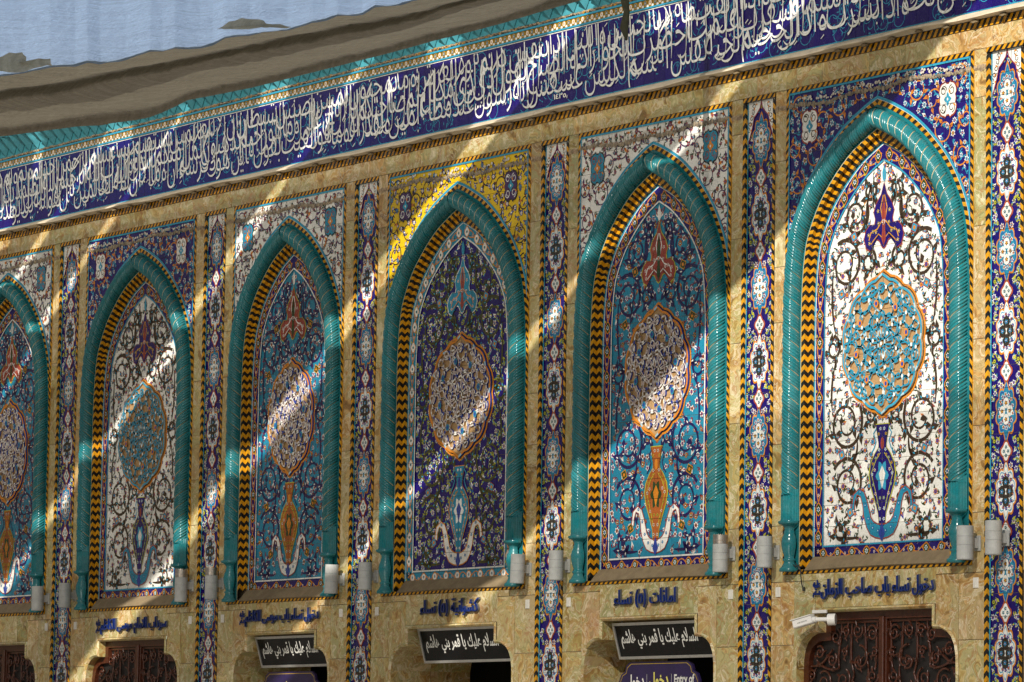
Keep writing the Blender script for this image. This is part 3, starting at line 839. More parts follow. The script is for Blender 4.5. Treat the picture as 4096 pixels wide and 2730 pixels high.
    # two steps, each a front face and a reveal with chevron stripes
    for q, (o, y) in enumerate(((.31, -.002), (.36, .043))):
        for s in (1, -1):
            per = .10; seg = per / 2; n = int(E_ / .2)
            for k in range(n):
                m = MB()
                for j in range(4):
                    u, v = k * .2 + j * seg, k * .2 + (j + 1) * seg; col = GOLD if j % 2 else BLK; dl = -.035
                    lo = ar.smin(o + .05)
                    P = [ar.at(u, o, s), ar.at(v, o, s), ar.at(v + dl, o + .05, s), ar.at(u + dl, o + .05, s)]
                    if k == 0 and j == 0: P[0] = ar.at(0, o, s)
                    if P[2][1] < BB + .06: continue
                    m.face([(P[0][0], y, P[0][1]), (P[1][0], y, P[1][1]), (P[2][0], y, P[2][1]), (P[3][0], y, P[3][1])], col)
                    Q = [ar.at(v, o + .05, s), ar.at(u, o + .05, s)]
                    m.face([(P[3][0], y, P[3][1]), (P[2][0], y, P[2][1]), (Q[0][0], y + .044, Q[0][1]), (Q[1][0], y + .044, Q[1][1])], col)
                if m.f: m.build('chevron_tile', GLZ, nb)
    # ---------- recessed panel art
    A = Art(); fh = ar.at(E_, .585, 1)[0] - cx             # half width of the field
    kx = fh / .915; fz0 = 2.30; bz0 = 2.13
    zf = lambda x: ar.zcurve(.585, abs(x))
    inside = lambda x, z: abs(x) < fh - .03 and fz0 + .03 < z < zf(x) - .04
    mrx, mrz, mz = .60 * kx, .60, 4.19
    av = [(0, mz, mrx + .03, mrz + .05), (0, 5.27, .25, .18), (0, 5.5, .10, .22), (0, 2.96, .20, .42), (0, 2.42, .33, .14)]
    scatter(A, PN, inside, 0, fh, fz0, 5.95, .084, .038, 2, 200 + i, cx, avoid=av)
    for (x, z, r, a0, tn) in ((.44, 5.46, .20, 2.6, 1.5), (.60, 5.00, .25, 1.0, 1.6), (.58, 3.46, .27, 2.4, 1.6), (.55, 2.88, .26, .6, 1.6), (.66, 2.44, .11, 3.2, 1.1), (.79, 4.2, .12, 1.6, 1.2), (.24, 5.0, .12, 2.2, 1.2), (.20, 3.52, .09, 1.2, 1.1), (.22, 5.68, .10, 2.8, 1.2)):
        big_scroll(A, cx, x * kx, z, r, a0, tn, PN['vine'], CYAN if PN is not TURQ_P else WHT, 6)
    for s in (1, -1):                                    # stems that link the scrolls
        for st_ in (((.20, 5.75), (.30, 5.55), (.27, 5.35)), ((.34, 5.33), (.42, 5.22), (.60, 5.26)), ((.80, 4.95), (.84, 4.6), (.76, 4.34)), ((.76, 4.05), (.84, 3.8), (.80, 3.6)),
                    ((.40, 3.30), (.38, 3.15), (.48, 3.06)), ((.40, 2.72), (.50, 2.6), (.60, 2.55)), ((.16, 5.8), (.20, 5.66), (.16, 5.5)), ((.36, 2.36), (.55, 2.34), (.75, 2.38))):
            pts = []
            for a, b, c in (st_,):
                for k in range(9):
                    t = k / 8; pts.append((cx + s * kx * ((1 - t) ** 2 * a[0] + 2 * t * (1 - t) * b[0] + t * t * c[0]), (1 - t) ** 2 * a[1] + 2 * t * (1 - t) * b[1] + t * t * c[1]))
            A.ribbon(pts, [.012 + .02 * math.sin(math.pi * k / 8) for k in range(9)], PN['vine'], 6)
        for (x, z) in ((.47, 5.26), (.66, 4.72), (.64, 3.16), (.50, 2.60)):      # square kites
            X = cx + s * x * kx
            A.disc(X, z, .062, .062, PN['kite'][1], 8, 4, .35 * s); A.disc(X, z, .050, .050, PN['kite'][0], 9, 4, .35 * s); A.disc(X, z, .022, .022, ORG, 10, 5)
    # palmette at the head
    half = [(0, 5.74), (.045, 5.62), (.12, 5.54), (.155, 5.46), (.13, 5.39), (.14, 5.345), (.21, 5.35), (.275, 5.30), (.305, 5.22), (.27, 5.13), (.21, 5.10), (.17, 5.15), (.13, 5.21), (.07, 5.19), (.03, 5.13), (0, 5.11)]
    pal = mirror_poly(cx, half)
    outline_star(A, cx, 5.30, pal, PN['pal'][0], PN['pal'][1] if PN is not WHITE_P else RED, 11)
    for s in (1, -1):
        A.ribbon([(cx + s * .01, 5.62), (cx + s * .05, 5.5), (cx + s * .02, 5.38), (cx + s * .10, 5.30), (cx + s * .20, 5.27), (cx + s * .23, 5.20)], .013, PN['pal'][3], 13)
        A.ribbon([(cx + s * .01, 5.2), (cx + s * .08, 5.25), (cx + s * .15, 5.2), (cx + s * .2, 5.16)], .010, PN['pal'][3], 13)
        for (x, z) in ((.09, 5.47), (.08, 5.35), (.17, 5.28), (.235, 5.25), (.22, 5.17), (.12, 5.27)): A.flower(cx + s * x, z, .022, LIME if PN is WHITE_P else WHT, RED, WHT, 13, 5)
    A.star(cx, 5.38, [(cx, 5.62), (cx + .035, 5.44), (cx + .02, 5.3), (cx + .035, 5.2), (cx, 5.13), (cx - .035, 5.2), (cx - .02, 5.3), (cx - .035, 5.44)], PN['pal'][2], 14)
    A.flower(cx, 5.36, .03, WHT, RED, ORG, 15, 6)
    A.star(cx, 5.83, [(cx, 5.92), (cx + .03, 5.84), (cx + .025, 5.78), (cx, 5.74), (cx - .025, 5.78), (cx - .03, 5.84)], CYAN if PN is not TURQ_P else WHT, 11)
    # vase
    vh = [(.10, 3.42), (.075, 3.38), (.055, 3.28), (.06, 3.20), (.12, 3.14), (.18, 3.05), (.20, 2.95), (.175, 2.84), (.11, 2.70), (.06, 2.58), (.045, 2.46), (0, 2.44)]
    vp = mirror_poly(cx, [(0, 3.42)] + vh)
    A.star(cx, 2.98, [(cx + (p[0] - cx) * 1.08, 2.98 + (p[1] - 2.98) * 1.02) for p in vp], PN['vase'][2], 11)
    A.star(cx, 2.98, vp, PN['vase'][0], 12)
    A.radial(cx, 2.93, lambda a: 1 + .22 * math.cos(6 * a), 24, PN['vase'][1], 13, .085, .13)
    A.star(cx, 2.93, [(cx, 3.03), (cx + .05, 2.95), (cx, 2.80), (cx - .05, 2.95)], PN['vase'][3] if PN is not WHITE_P else WHT, 14)
    A.radial(cx, 3.24, lambda a: 1, 8, PN['vase'][3], 14, .028, .06)
    for s in (1, -1):
        for q, (x, z) in enumerate(((.145, 3.05), (.155, 2.95), (.135, 2.85), (.10, 2.76), (.07, 2.68), (.035, 2.62), (.06, 3.13), (.03, 2.52), (.10, 3.10), (.115, 2.99), (.03, 2.72), (.05, 3.18), (.055, 3.33), (.03, 3.38))):
            A.flower(cx + s * x, z, .020, WHT if q % 2 else LIME, PN['vase'][1] if q % 3 else RED, ORG, 14, 5)
        A.ribbon([(cx + s * .03, 3.15), (cx + s * .10, 3.08), (cx + s * .17, 2.96), (cx + s * .10, 2.78), (cx + s * .04, 2.6)], .009, PN['vase'][2], 13)
        A.ribbon([(cx + s * .08, 3.40), (cx + s * .14, 3.34), (cx + s * .10, 3.26), (cx + s * .13, 3.20), (cx + s * .17, 3.15)], .014, CYAN if PN is not TURQ_P else (.015, .012, .1), 11)
        # two-headed boat under the vase
        out = [(.0, 2.33), (.10, 2.345), (.18, 2.375), (.24, 2.45), (.285, 2.56), (.30, 2.66), (.335, 2.745), (.39, 2.765), (.425, 2.70), (.43, 2.62)]
        inn = [(.0, 2.47), (.07, 2.475), (.13, 2.50), (.17, 2.54), (.20, 2.62), (.235, 2.71), (.28, 2.79), (.36, 2.825), (.45, 2.77), (.475, 2.64)]
        for k in range(len(out) - 1):
            q = [out[k], out[k + 1], inn[k + 1], inn[k]]
            A.poly([(cx + s * kx * x, z) for x, z in q], PN['boat'][0], 12)
        A.ribbon([(cx + s * kx * x, z) for x, z in inn], .014, PN['boat'][1], 13); A.ribbon([(cx + s * kx * x, z) for x, z in out], .012, PN['boat'][1], 13)
        for (x, z) in ((.06, 2.41), (.14, 2.44), (.21, 2.53), (.26, 2.66), (.34, 2.79)): A.flower(cx + s * kx * x, z, .022, PN['boat'][2], CYAN, WHT, 14, 6)
    A.star(cx, 2.40, [(cx, 2.30), (cx + .05, 2.38), (cx, 2.50), (cx - .05, 2.38)], PN['boat'][2], 15)
    # medallion ground and rim (the pierced lattice stands proud of it)
    lob = lambda a: 1 + .055 * abs(math.cos(8 * a)) + (.13 * max(0, 1 - abs(abs(a - math.pi / 2) % math.pi) * 9) if True else 0)
    def lobf(a):
        a = a % (2 * math.pi); r = 1 + .05 * abs(math.sin(6 * a))
        for c in (math.pi / 2, 3 * math.pi / 2):
            d = abs(a - c)
            if d < .16: r += .13 * (1 - d / .16)
        return r
    A.radial(cx, mz, lambda a: lobf(a) * 1.06, 72, PN['medrim'], 9, mrx, mrz)
    A.radial(cx, mz, lambda a: lobf(a) * 1.025, 72, BRN, 10, mrx, mrz)
    A.radial(cx, mz, lobf, 72, TAN, 11, mrx, mrz)
    # inner line of the field
    def strip(o0, o1, col, L, n=44):
        for s in (1, -1):
            for k in range(n):
                u, v = E_ * k / n, E_ * (k + 1) / n
                p = [ar.at(u, o0, s), ar.at(v, o0, s), ar.at(v, o1, s), ar.at(u, o1, s)]
                if p[0] == p[1] and p[2] == p[3]: continue
                if len({(round(a, 5), round(b, 5)) for a, b in p}) < 3: continue
                A.poly(p, col, L)
    strip(.38, .585, PN['bground'], 17)
    A.poly([(cx - 1.3, bz0 - .1), (cx + 1.3, bz0 - .1), (cx + 1.3, fz0 - .01), (cx - 1.3, fz0 - .01)], PN['bground'], 17)
    strip(.568, .585, PN['line'], 18); A.poly([(cx - fh, fz0 - .016), (cx + fh, fz0 - .016), (cx + fh, fz0), (cx - fh, fz0)], PN['line'], 18)
    strip(.40, .432, CYAN, 18); strip(.432, .440, WHT, 19)
    # border: S-scroll with cartouches
    def pt(s_, o, side):
        return ar.at(s_, o, side)
    oc = .503; s_lo = ar.smin(.585)
    s_bot = E_ - (fz0 - BB)
    for s in (1, -1):
        nn = 150; per = .27
        for ph in (0, math.pi):
            A.ribbon([pt(s_lo + (s_bot - s_lo) * k / nn, oc + .036 * math.sin((s_bot - s_lo) * k / nn / per * math.pi + ph), s) for k in range(nn + 1)], .013, PN['btrim'], 20)
        m_ = int((s_bot - s_lo) / per)
        for k in range(m_ + 1):
            q = pt(s_lo + .07 + k * per, oc, s)
            A.radial(q[0], q[1], lambda a: 1 + .12 * math.cos(4 * a), 16, PN['btrim'], 21, .050, .062)
            A.radial(q[0], q[1], lambda a: 1 + .12 * math.cos(4 * a), 16, PN['bcart'], 22, .040, .050)
            A.flower(q[0], q[1], .030, WHT, PN['bground'] if PN is not NAVY_P else GRN, CYAN, 23, 6)
            q = pt(s_lo + .07 + (k + .5) * per, oc, s); A.flower(q[0], q[1], .020, WHT, RED, WHT, 22, 5)
            for dd in (.25, .75):
                q = pt(s_lo + .07 + (k + dd) * per, oc + .045 * (1 if dd < .5 else -1), s); A.disc(q[0], q[1], .012, .016, LIME if k % 2 else CYAN, 22, 5)
    zb = (bz0 + fz0) / 2 + .01; x = -fh - .05
    A.ribbon([(cx - fh - .1 + (2 * fh + .2) * k / 90, zb + .032 * math.sin(k / 90 * (2 * fh + .2) / .135 * math.pi)) for k in range(91)], .012, PN['btrim'], 20)
    nbm = round(2 * fh / .24)
    for k in range(nbm + 1):
        X = cx - fh + 2 * fh * k / nbm
        A.radial(X, zb, lambda a: 1 + .15 * math.cos(4 * a), 12, PN['btrim'], 21, .055, .050); A.radial(X, zb, lambda a: 1, 8, PN['bcart'], 22, .042, .038)
        A.flower(X, zb, .030, WHT, CYAN, ORG, 23, 6); A.flower(X + .12 * kx, zb - .01, .018, WHT, RED, WHT, 22, 5)
    polys = A.cells()
    half_w = ar.at(E_, .40, 1)[0] - cx; nx = round(2 * half_w / .19); cw = 2 * half_w / nx; nz = 20; z0 = bz0 - .06; ch = (6.16 - z0) / nz
    Bk = bucket(polys, cx - half_w, z0, cw, ch, nx, nz)
    for a in range(nx):
        for b in range(nz):
            X0 = cx - half_w + a * cw; X1 = X0 + cw; Z0 = z0 + b * ch; Z1 = Z0 + ch
            lo = min(abs(X0 - cx), abs(X1 - cx)) if (X0 - cx) * (X1 - cx) > 0 else 0
            if Z0 > ar.zcurve(.38, lo): continue
            tile_object('panel_tile', [[]], Bk.get((a, b), []), PY, nb, PN['ground'], (X0, X1, Z0, Z1), tilt=.004)
    mb = MB(); mb.face([(cx - half_w - .02, PY + .004, BB), (cx + half_w + .02, PY + .004, BB), (cx + half_w + .02, PY + .004, 6.2), (cx - half_w - .02, PY + .004, 6.2)], GROUT); mb.build('panel_grout', MORTAR, nb)
    # ---------- the pierced medallion lattice, 2 cm proud, with shadowed gaps
    m = MB(); c1, c2 = PN['med']; yb = PY - .028; BGE = (.50, .42, .40)
    def rib(pts, w, col, closed=True, y=yb, h=.020):
        n = len(pts); L_ = []; R_ = []
        for k in range(n):
            a = pts[(k - 1) % n] if closed else pts[max(0, k - 1)]; b = pts[(k + 1) % n] if closed else pts[min(n - 1, k + 1)]
            dx, dz = b[0] - a[0], b[1] - a[1]; d = math.hypot(dx, dz) or 1
            L_.append((pts[k][0] - dz / d * w / 2, pts[k][1] + dx / d * w / 2)); R_.append((pts[k][0] + dz / d * w / 2, pts[k][1] - dx / d * w / 2))
        for k in range(n if closed else n - 1):
            j = (k + 1) % n
            m.face([(R_[k][0], y, R_[k][1]), (R_[j][0], y, R_[j][1]), (L_[j][0], y, L_[j][1]), (L_[k][0], y, L_[k][1])], (BGE if (k % 3) else WHT) if col is WHT else (col if k % 6 else (.35, .55, .65)))
            m.face([(R_[k][0], y, R_[k][1]), (R_[k][0], y + h, R_[k][1]), (R_[j][0], y + h, R_[j][1]), (R_[j][0], y, R_[j][1])], c2 if c1 is WHT else TAN)
            m.face([(L_[k][0], y, L_[k][1]), (L_[j][0], y, L_[j][1]), (L_[j][0], y + h, L_[j][1]), (L_[k][0], y + h, L_[k][1])], TAN)
    def circ(x, z, r, col, w, n=14, f=lambda a: 1.0):
        rib([(cx + mrx * x + mrx * r * f(2 * math.pi * k / n) * math.cos(2 * math.pi * k / n), mz + mrz * z + mrz * r * f(2 * math.pi * k / n) * math.sin(2 * math.pi * k / n)) for k in range(n)], w, col)
    dots = []
    for (rr, n, r, off) in ((.22, 6, .15, 0), (.40, 12, .115, .26), (.58, 12, .15, 0), (.78, 18, .125, .17), (.90, 24, .075, 0)):
        for k in range(n):
            a = off + 2 * math.pi * k / n + .26
            circ(rr * math.cos(a), rr * math.sin(a), r, c1, .020 if c1 is not WHT else .019, 12, lambda t, q=k: 1 + .12 * math.cos(3 * t + q))
            dots.append((rr * math.cos(a + math.pi / n), rr * math.sin(a + math.pi / n)))
    for k in range(12):
        a = 2 * math.pi * k / 12
        rib([(cx + mrx * t * math.cos(a + .35 * math.sin(t * 7 + k % 2 * 3)), mz + mrz * t * math.sin(a + .35 * math.sin(t * 7 + k % 2 * 3))) for t in [.12 + .068 * j for j in range(13)]], .015, c1, False, yb - .001)
    rib([(cx + mrx * lobf(2 * math.pi * k / 72) * .985 * math.cos(2 * math.pi * k / 72), mz + mrz * lobf(2 * math.pi * k / 72) * .985 * math.sin(2 * math.pi * k / 72)) for k in range(72)], .024, PN['medrim'] if c1 is WHT else CYAN, True, yb + .004, .02)
    for (x, z) in dots[::2] + [(0, 0)]:
        q = 7; X, Z = cx + mrx * x, mz + mrz * z; r = .020
        m.face([(X + r * .8 * math.cos(2 * math.pi * k / q), yb - .004, Z + r * math.sin(2 * math.pi * k / q)) for k in range(q)], c2)
    for k in range(8):
        a = 2 * math.pi * k / 8 + .2; X, Z = cx + mrx * .66 * math.cos(a), mz + mrz * .66 * math.sin(a)
        m.face([(X + .034 * math.cos(t * .785), yb - .005, Z + .04 * math.sin(t * .785)) for t in range(8)], ORG if c1 is not WHT else TURQ)
        m.face([(X + .018 * math.cos(t * .785), yb - .006, Z + .022 * math.sin(t * .785)) for t in range(8)], COB)
    m.build('pierced_medallion', GLZ, nb)
    # ---------- dusty sill across the foot of the panel
    m = MB(); xl, xr = cx - 1.08 * sx, cx + 1.13 * sx; n = 14
    for k in range(n):
        u, v = xl + (xr - xl) * k / n, xl + (xr - xl) * (k + 1) / n; w1, w2 = rnd.uniform(-.006, .006), rnd.uniform(-.006, .006)
        if k == 0: w1 = 0
        sg = lambda t: .012 * math.sin(3.1 * t)
        m.face([(u, -.030, 2.062 + sg(k / n)), (v, -.030, 2.062 + sg((k + 1) / n)), (v, .088, 2.205), (u, .088, 2.205)])
        m.face([(u, -.030, 2.062 + sg(k / n)), (u, .02, 2.050), (v, .02, 2.050), (v, -.030, 2.062 + sg((k + 1) / n))])
    m.build('sloping_sill', SILL, nb)
    # ---------- twisted rope moulding, one coil after another, mirrored at the apex
    oc = .20; r0 = .092; pitch = .140; lead = .27; yc = -.036
    s_end = E_ - (2.80 - BB); s0 = ar.smin(oc)
    def cen(t, s):
        if t < s0: t = s0
        x, z, nx_, nz_ = ar.raw(t); return x + nx_ * oc, z + nz_ * oc, nx_, nz_
    for s in (1, -1):
        nco = int((s_end - s0 + lead) / pitch) + 1
        for c in range(-2, nco):
            t0 = s_end - (c + 1) * pitch + (0)
            V = []; F = []; Cc = []; NU, NT = 24, 13
            for a in range(NU + 1):
                u = a / NU
                for b in range(NT):
                    th = -1.95 + 3.9 * b / (NT - 1)          # round the front of the rope
                    t = t0 + u * pitch + (th / math.pi) * lead * .62
                    e = abs(math.sin(math.pi * u)) ** .45
                    r = r0 * (.86 + .14 * e) + .014 * (abs(math.sin(4 * math.pi * u)) ** .55 - .6) * e - (.004 if a in (0, NU) else 0)
                    tt = max(min(t, s_end), s0 - .001)
                    x, z, nx_, nz_ = cen(tt, s)
                    # outward (away from the arch) is -n; th runs from outer side to inner side
                    X = x + nx_ * r * math.sin(th); Z = z + nz_ * r * math.sin(th)
                    if X < 0:
                        X = 0
                    V.append((cx + s * X, yc - r * math.cos(th), Z))
            dead = True
            for a in range(NU):
                for b in range(NT - 1):
                    q = (a * NT + b, a * NT + b + 1, (a + 1) * NT + b + 1, (a + 1) * NT + b)
                    pts = {(round(V[k][0], 4), round(V[k][1], 4), round(V[k][2], 4)) for k in q}
                    if len(pts) < 3: continue
                    A_ = Vector(V[q[2]]) - Vector(V[q[0]]); B_ = Vector(V[q[3]]) - Vector(V[q[1]])
                    if A_.cross(B_).length < 1e-6: continue
                    F.append(q if s < 0 else q[::-1]); Cc.append(CREAM if a == NU - 1 else TEAL); dead = False
            if not dead: mk('rope_coil', V, F, ROPE, nb, Cc, smooth=True)
    # ---------- capital block and baluster foot under each end of the rope
    for s in (1, -1):
        X = cx + s * (ar.at(E_, oc, 1)[0] - cx); zt_ = 2.82; zb_ = 2.545; m = MB()
        prof = []
        for k in range(25):                        # half-octagon with flutes
            a = math.pi * k / 24; base = .098 / max(.93, abs(math.cos((a % (math.pi / 4)) - math.pi / 8)) * 1.02)
            prof.append((base * 1.14 * math.cos(a), -.02 - base * 1.05 * math.sin(a) + .004 * (k % 2)))
        for (a, b, sc0, sc1) in ((zb_, zb_ + .02, 1, .98), (zb_ + .02, zt_ - .03, .96, .96), (zt_ - .03, zt_ + .035, .98, .86)):
            for p, q in zip(prof, prof[1:]):
                m.face([(X + p[0] * sc0, p[1] * sc0, a), (X + p[0] * sc1, p[1] * sc1, b), (X + q[0] * sc1, q[1] * sc1, b), (X + q[0] * sc0, q[1] * sc0, a)], TEAL)
        m.face([(X + p[0], p[1], zb_) for p in prof], TEAL); m.face([(X + p[0] * .86, p[1] * .86, zt_ + .035) for p in prof[::-1]], TEAL)
        m.build('fluted_capital', ROPE, nb)
        m = MB()
        prof = [(.118, 2.545), (.122, 2.530), (.110, 2.515), (.080, 2.505), (.060, 2.48), (.056, 2.455), (.064, 2.44), (.062, 2.425), (.078, 2.39), (.088, 2.345), (.086, 2.30), (.074, 2.25), (.060, 2.205), (.057, 2.185),
                (.072, 2.178), (.074, 2.165), (.062, 2.155), (.066, 2.135), (.085, 2.10), (.104, 2.085), (.106, 2.055), (.0, 2.053)]
        m.lathe(X, -.035, [(r, z) for r, z in prof], TEAL, 18, math.pi * .98, math.pi * 2.02)
        m.build('baluster_foot', ROPE, nb, smooth=True)
    # ---------- scar of broken glaze across the spandrel
    m = MB(); y = -.012; n = 170
    if i != 3 or True:
        x = cx - inner
        zc_ = lambda t: 6.635 + .018 * math.sin(t * 2.1) + .012 * math.sin(t * 7)
        while x < cx + inner:
            w = rnd.uniform(.015, .05); h = rnd.uniform(.012, .032); z = zc_(x) + rnd.uniform(-.012, .012); t = rnd.random()
            col = (.26, .21, .15) if t < .45 else (.36, .29, .20) if t < .75 else (.14, .12, .10)
            q = rnd.randint(5, 7); r_ = [rnd.uniform(.7, 1.2) for _ in range(q)]; d = y - rnd.uniform(.0, .012)
            P = [(x + w * .6 * r_[k] * math.cos(6.283 * k / q), z + h * r_[k] * math.sin(6.283 * k / q)) for k in range(q)]
            for k in range(q):
                a, b = P[k], P[(k + 1) % q]; m.face([(a[0], y + .004, a[1]), (b[0], y + .004, b[1]), (x, d, z)], col)
            if rnd.random() < (.55 if i in (1, 5) else .25):
                zz = z + .055 + rnd.uniform(-.01, .012); r = rnd.uniform(.012, .024)
                m.face([(x + r * math.cos(.9 * k), y, zz + r * .75 * math.sin(.9 * k)) for k in range(7)], (.66, .62, .55))
            x += w * .55
    m.build('broken_glaze_scar', PLAIN, nb)
    return nb
for i in range(6): niche(i)
#==PART3==
# ------------------------------------------------------------------ tiled pilasters between the niches
PLAB = ['tall tiled pilaster beyond the left edge', 'leftmost tall tiled pilaster, between the half-seen niche and the small white one',
        'tall tiled pilaster left of the turquoise niche that has a metal-topped lamp at its left', 'tall tiled pilaster left of the yellow-cornered niche',
        'tall tiled pilaster right of the yellow-cornered niche', 'tall tiled pilaster left of the largest niche', 'tall tiled pilaster at the right edge of the photo']
def pilaster(i):
    x0, x1 = PILS[i]; cx = (x0 + x1) / 2; f = .043; PYY = .03; zb, zt = .30, BT - .045
    pb = thing('tiled_pilaster', (cx, 0, zb), PLAB[i], 'tiled pilaster', 'tiled pilasters between the niches')
    # top strip
    m = MB(); per = .085; k = 0; n = 3
    for q in range(n):
        a, b = x0 + (x1 - x0) * q / n + .001, x0 + (x1 - x0) * (q + 1) / n - .001; m = MB(); kk = int(a / (per / 2)) - 3
        while kk * per / 2 < b + .05:
            c = clip_region([(kk * per / 2, zt), ((kk + 1) * per / 2, zt), ((kk + 1) * per / 2 + .045, BT), (kk * per / 2 + .045, BT)], [(1, 0, b), (-1, 0, -a)])
            if c: m.face([(x, -.008, z) for x, z in c], BLK if kk % 2 else GOLD)
            kk += 1
        m.face([(a, -.008, zt), (a, PYY, zt), (b, PYY, zt), (b, -.008, zt)], BLK)
        m.build('striped_border_tile', GLZ, pb)
    # side strips: a front face and, on the left, a reveal that completes the chevron
    nt_ = int((zt - zb) / .2)
    for q in range(nt_):
        for side in (-1, 1):
            m = MB()
            for j in range(4):
                z = zt - (q * 4 + j) * .05; col = GOLD if j % 2 else BLK; xa = x0 if side < 0 else x1; xb = xa - side * f; l = .035
                m.face([(xa, -.004, z - .05 - l), (xb, -.004, z - .05), (xb, -.004, z), (xa, -.004, z - l)], col)
                m.face([(xb, -.004, z - .05), (xb, PYY, z - .05 - l), (xb, PYY, z - l), (xb, -.004, z)], col)
            m.build('chevron_tile', GLZ, pb)
    a0, a1 = x0 + f, x1 - f; w = (a1 - a0) / 2
    A = Art(); per = 1.47; sty = dict(vine2=CYAN, leaf=LIME, fl=[(WHT, COB, RED), (WHT, RED, CYAN), (WHT, GRN, LIME)])
    tc = [6.36 - per * k for k in range(6)]; wc = [t - per / 2 for t in tc]
    def ins(x, z): return x < w - .02 and zb < z < zt
    av = [(0, t, .19, .29) for t in tc] + [(0, t, .19, .29) for t in wc] + [(0, t - .365, .13, .13) for t in tc] + [(0, t + .365, .13, .13) for t in tc[1:]]
    scatter(A, sty, ins, 0, w, zb, zt, .062, .027, 2, 400, cx, avoid=av)
    def lobes(a, n=10, d=.17):
        a = a % (2 * math.pi); r = 1 - d * .5 + d * abs(math.sin(n / 2 * a + (0)))
        for c in (math.pi / 2, 3 * math.pi / 2):
            e = abs(a - c)
            if e < .22: r += .20 * (1 - e / .22)
        return r * .90
    for t in tc + wc:
        blue = t in tc; rx, rz = .150, .235
        A.radial(cx, t, lambda a: lobes(a) * 1.10, 60, ORG, 7, rx, rz); A.radial(cx, t, lobes, 60, (.02, .26, .40) if blue else WHT, 8, rx, rz)
        A.radial(cx, t, lambda a: lobes(a) * .93, 60, CYAN if not blue else COB, 8.2, rx, rz); A.radial(cx, t, lambda a: lobes(a) * .87, 60, (.014, .23, .37) if blue else WHT, 8.4, rx, rz)
        for k in range(14):
            a = 6.283 * k / 14 + .3
            A.flower(cx + rx * .64 * math.cos(a), t + rz * .66 * math.sin(a), .024, WHT if blue else COB, RED if k % 2 else COB, ORG, 9, 5)
            A.leaf(cx + rx * .45 * math.cos(a + .3), t + rz * .48 * math.sin(a + .3), .05, .018, a + 1.5, MAR if blue else TURQ, 9)
        if blue:
            for dx, dz in ((.055, 0), (-.055, 0), (0, .075), (0, -.075)): A.disc(cx + dx, t + dz, .045, .052, WHT, 11, 8); A.flower(cx + dx, t + dz, .026, BRN, ORG, LIME, 12, 5)
        else:
            for dx, dz in ((.055, 0), (-.055, 0), (0, .085), (0, -.085)): A.disc(cx + dx, t + dz, .052, .060, (.03, .025, .02), 11, 8)
            for dx, dz in ((.055, 0), (-.055, 0), (0, .085), (0, -.085)): A.flower(cx + dx, t + dz, .026, CYAN, COB, WHT, 12, 5)
        zz = t - .3675
        A.radial(cx, zz, lambda a: (1 + .16 * math.cos(4 * a)) * 1.15, 24, (.40, .08, .03), 7, .070, .085); A.radial(cx, zz, lambda a: 1 + .16 * math.cos(4 * a), 24, WHT, 8, .062, .075)
        for k in range(4): A.flower(cx + .030 * math.cos(1.57 * k + .0), zz + .038 * math.sin(1.57 * k), .022, TURQ, GRN, WHT, 9, 5)
        for s in (1, -1):
            A.leaf(cx + s * .09, zz + .10, .07, .03, math.pi / 2 - s * .9, LIME, 7); A.flower(cx + s * .17, zz + .10, .034, GRN, LIME, BRN, 7, 6)
            A.flower(cx + s * .07, zz - .13, .034, WHT, RED, CYAN, 7, 6); A.flower(cx + s * .18, zz - .04, .036, WHT, COB, RED, 7, 7)
    # white ogee corners at the head
    for s in (1, -1):
        P = [(0, zt), (.02, zt - .07), (.07, zt - .12), (.12, zt - .16), (.15, zt - .26), (.19, zt - .36), (w, zt - .44)]
        for p, q in zip(P, P[1:]): A.poly([(cx + s * p[0], p[1]), (cx + s * q[0], q[1]), (cx + s * q[0], zt), (cx + s * p[0], zt)], WHT, 12)
        A.ribbon([(cx + s * a, b) for a, b in P], .014, MAR, 13)
        for k in range(5): A.ribbon(spiral(cx + s * (.12 + .022 * k), zt - .05 - .055 * k, .03, .01, k, 1, 10, s), .009, BRN if k % 2 else BLK, 13); A.leaf(cx + s * (.10 + .02 * k), zt - .03 - .06 * k, .04, .02, k * 1.3, ORG, 14)
    A.poly([(a0, zb), (a0 + .020, zb), (a0 + .020, zt), (a0, zt)], CYAN, 16)
    polys = A.cells(); cuts = [a0, a0 + .105, a0 + .29, a1]; nz = round((zt - zb) / .207); ch = (zt - zb) / nz
    for a in range(3):
        for b in range(nz):
            tile_object('pilaster_tile', [[]], [p for p in polys if p[6] > zb + b * ch and p[5] < zb + (b + 1) * ch], PYY, pb, NAVY, (cuts[a], cuts[a + 1], zb + b * ch, zb + (b + 1) * ch), tilt=.004)
    m = MB(); m.box(x0, x1, PYY + .004, .10, zb, zt, GROUT); m.build('grout_bed', MORTAR, pb)
for i in range(1, 7): pilaster(i)

